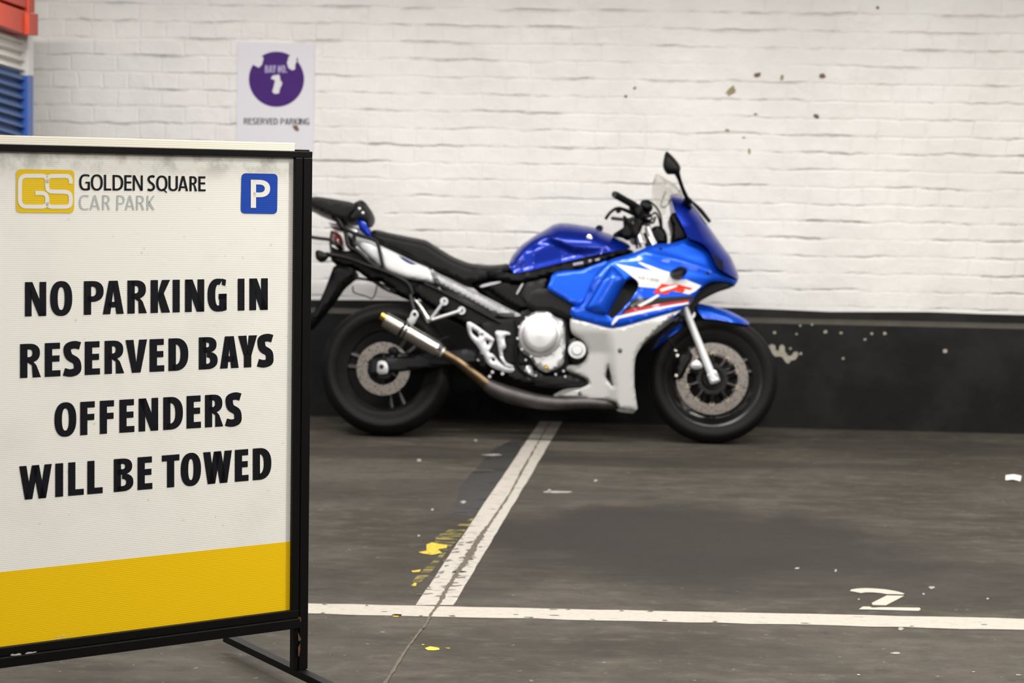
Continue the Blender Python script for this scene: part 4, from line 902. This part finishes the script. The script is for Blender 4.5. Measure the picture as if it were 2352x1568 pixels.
side_ol = T(B, [(975, 1085), (1200, 1020), (1280, 985), (1350, 952), (1440, 938), (1540, 935), (1620, 912), (1690, 888), (1780, 918), (1840, 950), (1880, 1000), (1915, 1080), (1950, 1160), (2010, 1192), (2100, 1245), (2143, 1272), (2112, 1308), (2030, 1285), (1960, 1275), (1870, 1292), (1810, 1332), (1760, 1392), (1725, 1450), (1697, 1485), (1636, 1529), (1396, 1599), (1096, 1684), (996, 1701), (816, 1654), (626, 1600), (632, 1506), (730, 1506), (800, 1360), (842, 1225)])
fair = solid('side_fairing', side_ol, lambda x, y, d: FV(x, y)-er(d, 6, .008), lambda x, y, d, a: max(a-.02, .002), blue, mirror=True, step=6, holes=[vent], sm=40)
solid('air_duct', T(B, [(990, 1118), (1055, 1160), (1118, 1235), (1108, 1300), (1045, 1430), (985, 1530), (955, 1598), (860, 1580), (738, 1535), (800, 1430), (900, 1260)]), lambda x, y, d: FV(x, y)-.006+.034*math.sqrt(max(0, 1-(1-min(d/26, 1))**2)), lambda x, y, d, a: .12, blue, fair, step=5, sm=50)
solid('fairing_inset', T(B, [(470, 1200), (560, 1180), (720, 1172), (860, 1122), (960, 1086), (990, 1120), (900, 1225), (800, 1400), (735, 1507), (690, 1510), (560, 1430), (415, 1345), (440, 1280)]), lambda x, y, d: .178-er(d, 5, .008)+.03*max(0, min(1, (y-622)/70)), lambda x, y, d, a: .10, blue, fair, step=6, mirror=True, sm=40)
def decal(name, pts, mt, f=B, off=.0016, par=fair, rnd=0):
    return solid(name, T(f, pts), lambda x, y, d: FV(x, y)+off, lambda x, y, d, a: a-.0008, mt, par, rnd=rnd, step=6)
decal('white_stripe', [(100, 355), (300, 392), (560, 442), (790, 488), (900, 522), (960, 545), (830, 502), (700, 445), (500, 330), (560, 330), (760, 400), (960, 475), (1085, 510), (1085, 560), (1130, 620), (1250, 650), (1380, 640), (1650, 755), (1545, 850), (1430, 905), (1200, 860), (900, 800), (520, 770), (528, 720), (500, 660), (300, 500)], whitedecal, F_)
decal('black_stripe', [(435, 980), (800, 975), (1200, 950), (1525, 930), (1500, 985), (1440, 1020), (1000, 1080), (600, 1145), (290, 1230), (210, 1280), (180, 1270), (320, 1120)], blackdecal, F_)
decal('red_stripe', [(290, 1215), (400, 1165), (600, 1130), (900, 1080), (1200, 1035), (1440, 1010), (1420, 1045), (1100, 1090), (700, 1165), (420, 1222), (250, 1255)], reddecal, F_, .0024)
decal('white_line', [(110, 1310), (420, 1232), (800, 1152), (1100, 1100), (1430, 1048), (1420, 1080), (1000, 1155), (500, 1270), (170, 1345), (70, 1450), (40, 1465), (40, 1420)], whitedecal, F_, .0024)
decal('red_emblem', [(940, 712), (1080, 735), (1200, 712), (1300, 745), (1500, 795), (1460, 830), (1345, 812), (1360, 850), (1310, 882), (1200, 850), (1110, 845), (1040, 905), (900, 895), (780, 885)], orange, F_, .0026)
decal('white_slash', [(905, 815), (1060, 765), (1215, 725), (1225, 765), (1100, 810), (930, 858)], whitedecal, F_, .0034)
decal('white_slash', [(500, 1105), (700, 1000), (860, 910), (910, 925), (760, 1030), (560, 1130)], whitedecal, F_, .0034)
g = G(); letters(g, [('G', 500, 570), ('S', 580, 640), ('X', 655, 725), ('6', 740, 785), ('5', 795, 835), ('0', 845, 885)], F_, lambda x, y: P(x, y, FV(x, y)+.0034), 17, ((500, 560), (885, 622)), ((500, 615), (885, 680)), 14)
flat('lettering', g, fair, greydecal)
sig = solid('turn_signal', T(B, [(1522, 1195), (1545, 1172), (1600, 1145), (1645, 1143), (1680, 1165), (1682, 1195), (1645, 1238), (1605, 1262), (1560, 1255), (1530, 1235)]), lambda x, y, d: FV(x, y)+.055-er(d, 9, .045), lambda x, y, d, a: .14, blackp, fair, sm=50)
for x, y in ((1440, 985), (1862, 1200)):
    g = G(); q = P(*B(x, y), FV(*B(x, y))+.001); g.lathe(q, [(.008, .004), (.008, -.001), (0, -.003)], 12); g.make('fairing_screw', fair, darkm)
cowl_front = T(B, [(1520, 500), (1560, 497), (1650, 520), (1720, 585), (1790, 670), (1850, 750), (1960, 905), (2030, 1000), (2070, 1050), (2110, 1140), (2140, 1215), (2147, 1272)])
cowl_ol = cowl_front+T(B, [(2100, 1240), (2010, 1192), (1950, 1160), (1915, 1080), (1880, 1000), (1840, 950), (1780, 918), (1690, 888), (1640, 780), (1590, 690), (1560, 620), (1545, 570)])
cseg = segs_of(cowl_front, False)
def cowl_v(x, y, d):
    ds = segdist((x, y), cseg); W = lerp_table([(445, .115), (520, .150), (560, .19), (640, .20)], y)
    v = .004+W*math.sqrt(max(0, 1-(1-min(ds/lerp_table([(445, 34), (560, 70), (640, 90)], y), 1))**2)); k = max(0, min(1, (ds-22)/30)); return v*(1-k)+max(v, FV(x, y)+.004)*k
cowl = solid('upper_cowl', cowl_ol, cowl_v, lambda x, y, d, a: -a, deepblue, step=5, sm=45)
solid('headlight', T(B, [(1885, 1005), (1920, 1030), (1990, 1085), (2020, 1140), (2010, 1185), (1955, 1160), (1920, 1085)]), lambda x, y, d: cowl_v(x, y, d)+.004, lambda x, y, d, a: a-.01, lensdark, cowl, mirror=True)
solid('inner_fairing', T(B, [(1585, 655), (1600, 690), (1645, 780), (1695, 885), (1620, 912), (1540, 935), (1545, 880), (1552, 800), (1520, 700), (1535, 665)]), lambda x, y, d: .12-er(d, 8, .02), lambda x, y, d, a: -a, blackp, cowl)
solid('nose_underside', T(B, [(1700, 1490), (1725, 1450), (1770, 1390), (1830, 1328), (1900, 1285), (1990, 1272), (2060, 1285), (2112, 1306), (2030, 1318), (1960, 1345), (1880, 1385), (1810, 1430), (1780, 1475), (1745, 1510), (1735, 1580), (1700, 1590), (1690, 1530)]), lambda x, y, d: min(.10, max(.02, FV(x, y)-.02)), lambda x, y, d, a: -a, blackp)
scr = solid('windscreen', T(B, [(1385, 300), (1440, 325), (1600, 430), (1655, 520), (1620, 512), (1560, 497), (1518, 500), (1515, 600), (1430, 612), (1385, 575)]), lambda x, y, d: .02+.12*math.sqrt(max(0, 1-(1-min(segdist((x, y), [(*B(1385, 300), *B(1655, 515))])/32, 1))**2)), lambda x, y, d, a: a-.003, glass, mirror=True, step=6, sm=60)
tubeP('screen_edge', [(*B(1720, 560), -.03), (*B(1800, 640), -.03), (*B(1885, 745), -.03)], [3, 5.5, 4], blackp, scr)
tubeP('screen_stay', [(*B(1485, 470), .03), (*B(1450, 560), .05), (*B(1448, 605), .06), (*B(1490, 600), .07), (*B(1530, 540), .08)], 2.2, mat('grey_trim', (.16, .16, .16), .4), scr, 8)
belly_ol = T(D, [(430, 345), (620, 400), (790, 447), (900, 432), (1200, 345), (1440, 275), (1400, 305), (1340, 350), (1290, 390), (1210, 460), (1150, 520), (1095, 575), (1060, 622), (1030, 670), (1015, 720), (1006, 800), (1005, 950), (1022, 1080), (1040, 1190), (950, 1182), (872, 1170), (855, 1135), (838, 1108), (760, 1095), (600, 1083), (265, 1056), (320, 1020), (385, 990), (480, 982), (545, 975), (590, 955), (602, 935), (580, 900), (500, 868), (400, 832), (390, 800), (420, 775), (510, 770), (560, 740), (585, 690), (588, 640), (568, 585), (530, 545), (470, 515), (440, 480), (428, 420)])
fin = T(D, [(772, 775), (790, 840), (822, 968), (800, 962), (748, 882), (760, 820)])
def belly_v(x, y, d): 
    v = FV(x, y)-er(d, 7, .012)
    s = max(0, min(1, (x-lerp_table([(640, 1385), (830, 1392), (940, 1400)], y))/22)); return v-.030*(1-s)*max(0, min(1, (y-760)/50))-.02*max(0, min(1, (1350-x)/60))
belly = solid('belly_fairing', belly_ol, belly_v, lambda x, y, d, a: a-.018, whitepaint, mirror=True, step=6, holes=[fin], sm=40)
for x, y in ((878, 645), (520, 1030)):
    g = G(); q = P(*D(x, y), belly_v(*D(x, y), 99)+.001); g.lathe(q, [(.0095, .004), (.0095, -.001), (.007, -.002), (.005, .001), (0, .001)], 16); g.make('fairing_screw', belly, greym)

# front end
fender_top = T(D, [(1556, 218), (1700, 240), (1860, 288), (1980, 348), (2052, 402)])
fender_ol = fender_top+T(D, [(2030, 414), (1950, 400), (1860, 386), (1750, 368), (1630, 360), (1600, 320), (1575, 270)])
fseg = segs_of(fender_top, False)
ff = solid('front_fender', fender_ol, lambda x, y, d: .004+.078*math.sqrt(max(0, 1-(1-min(segdist((x, y), fseg)/24, 1))**2)), lambda x, y, d, a: -a, blue, step=5, sm=50)
rear_f = T(D, [(1165, 642), (1175, 615), (1225, 540), (1290, 468), (1370, 412), (1440, 385)])
fseg2 = segs_of(rear_f, False)
solid('fender_rear', rear_f+T(D, [(1442, 440), (1400, 470), (1320, 525), (1250, 580), (1195, 630)]), lambda x, y, d: .004+.074*math.sqrt(max(0, 1-(1-min(segdist((x, y), fseg2)/14, 1))**2)), lambda x, y, d, a: -a, blue, ff, step=5, sm=50)
fk = tubeP('fork', [(*D(1462, 262), .10), (*D(1500, 360), .10), (*D(1690, 830), .10), (*D(1722, 900), .10)], [7.8, 8.2, 9.0, 9.2], silverpaint, mirror=True, n=20, smooth=False)
plate('axle_clamp', T(D, [(1655, 850), (1735, 805), (1775, 900), (1780, 925), (1700, 955), (1685, 930)]), .085, .116, satin, fk, amt=.004, rd=3, holes=[T(D, [(1708, 870), (1722, 862), (1734, 872), (1732, 890), (1718, 896), (1706, 886)])], step=4)
tubeP('fork_stanchion', [(*D(1462, 262), .10), (*B(1560, 1300), .10), (*B(1330, 880), .10)], [7, 7, 7], steel, fk, mirror=True, smooth=False)
plate('fender_bracket', T(D, [(1500, 290), (1560, 300), (1555, 340), (1530, 365), (1515, 340)]), .08, .10, satin, fk, amt=.003)
cal = plate('brake_caliper', T(D, [(1400, 690), (1440, 660), (1500, 640), (1540, 690), (1520, 740), (1480, 800), (1460, 850), (1440, 895), (1395, 900), (1370, 860), (1380, 790)]), .05, .115, darkm, amt=.02, rd=8, mirror=True)
plate('caliper_bracket', T(D, [(1510, 790), (1530, 745), (1580, 728), (1610, 760), (1625, 800), (1590, 812), (1540, 815)]), .08, .105, satin, cal, amt=.004)
for x, y in ((1380, 640), (1395, 690), (1385, 870)):
    g = G(); q = P(*D(x, y), .12); g.tube([q+Vector((0, .03, 0)), q+Vector((0, -.004, 0))], .007, 10, False); g.make('caliper_bolt', cal, steel, 40)
tubeP('brake_hose', [(*D(1390, 640), .12), (*D(1330, 560), .13), (*D(1300, 480), .12), (*D(1380, 420), .10), (*D(1430, 330), .10)], 2.6, blackp, cal, 8)

# cockpit
fkc = tubeP('fork_crown', [(*B(1190, 740), .10), (*B(1235, 850), .10), (*B(1260, 930), .10)], [9, 8, 8], steel, mirror=True)
tubeP('crown_tube', [(*B(1320, 790), .09), (*B(1350, 870), .09), (*B(1385, 945), .09)], [7, 8, 8], satin, fkc, mirror=True)
plate('top_yoke', T(B, [(1150, 700), (1230, 690), (1290, 740), (1270, 800), (1250, 880), (1200, 900), (1170, 850), (1180, 780)]), -.12, .12, darkm, fkc, amt=.01)
hbv = tubeP('handlebar', [(*B(1310, 660), .02), (*B(1280, 630), .10), (*B(1230, 605), .20), (*B(1130, 555), .29), (*B(1040, 503), .36)], [4.5, 4.5, 4.5, 4.5, 4.5], blackm, mirror=True)
tubeP('grip', [(*B(1200, 592), .235), (*B(1120, 548), .295), (*B(1038, 502), .362)], [8.4, 8.0, 8.0], rubber, hbv, 16, smooth=False)
tubeP('bar_end', [(*B(1042, 503), .36), (*B(1022, 493), .375)], [8.5, 7], blackm, hbv, 16)
plate('switch_box', T(B, [(1180, 570), (1240, 575), (1270, 610), (1290, 660), (1260, 705), (1220, 690), (1180, 650), (1150, 600)]), .18, .235, blackp, hbv, amt=.012)
plate('reservoir', T(B, [(1250, 560), (1310, 550), (1360, 580), (1375, 620), (1340, 650), (1270, 620)]), .10, .17, blackp, hbv, amt=.014)
tubeP('brake_lever', [(*B(1235, 690), .19), (*B(1130, 640), .24), (*B(1050, 620), .28), (*B(985, 660), .33), (*B(948, 712), .36)], [5, 4.5, 3.6, 3.4, 3.6], blackm, hbv)
plate('lever_knob', T(B, [(1030, 620), (1075, 600), (1095, 625), (1080, 655), (1045, 662)]), .25, .28, blackp, hbv, amt=.006)
plate('master_cylinder', T(B, [(1100, 680), (1130, 690), (1160, 750), (1200, 820), (1190, 880), (1140, 900), (1100, 870), (1000, 860), (1060, 820), (1110, 790), (1105, 740)]), .05, .13, blackp, hbv, amt=.014)
tubeP('brake_hose', [(*B(1270, 560), .15), (*B(1330, 555), .14), (*B(1400, 610), .13), (*B(1440, 690), .12), (*B(1450, 780), .10), (*B(1460, 850), .08)], 2.4, blackp, hbv, 8)
tubeP('throttle_cable', [(*B(1260, 680), .17), (*B(1330, 700), .15), (*B(1390, 660), .13), (*B(1420, 700), .12), (*B(1440, 780), .1)], 2.4, blackp, hbv, 8)
tubeP('clutch_cable', [(*B(1230, 700), .05), (*B(1250, 790), .03), (*B(1300, 740), 0), (*B(1370, 750), -.05), (*B(1390, 700), -.1)], 3, blackp, hbv, 8)
plate('bar_clamp', T(B, [(1250, 640), (1330, 640), (1370, 700), (1350, 760), (1280, 730), (1240, 700)]), -.06, .10, blackm, hbv, amt=.014)
tubeP('adjuster_screw', [(*B(1330, 715), .10), (*B(1365, 712), .11)], 4, steel, hbv)
solid('instrument_panel', T(B, [(1350, 800), (1400, 775), (1450, 780), (1490, 830), (1505, 900), (1500, 940), (1420, 940), (1380, 890)]), lambda x, y, d: .11-er(d, 8, .03), lambda x, y, d, a: -a, blackp)

# mirrors
def mirror(sgn):
    mo = solid('mirror', T(E_, [(1115, 310), (1120, 250), (1145, 120), (1165, 70), (1190, 55), (1230, 85), (1300, 150), (1370, 230), (1425, 310), (1440, 370), (1425, 430), (1405, 470), (1350, 480), (1290, 470), (1200, 475), (1165, 440), (1125, 370)]), lambda x, y, d: .30-er(d, 14, .035), lambda x, y, d, a: .262, blackp, step=5, sm=60)
    tubeP('mirror_stem', [(*E_(1370, 440), .28), (*E_(1415, 560), .25), (*E_(1470, 720), .20), (*E_(1540, 880), .14), (*E_(1580, 960), .11)], [7, 4.6, 4.4, 5, 9], blackp, mo)
    solid('mirror_base', T(E_, [(1480, 910), (1560, 880), (1610, 940), (1640, 1010), (1650, 1090), (1590, 1080), (1500, 1010)]), lambda x, y, d: .125-er(d, 8, .02), lambda x, y, d, a: .06, blackp, mo)
    return mo
mr = mirror(1)
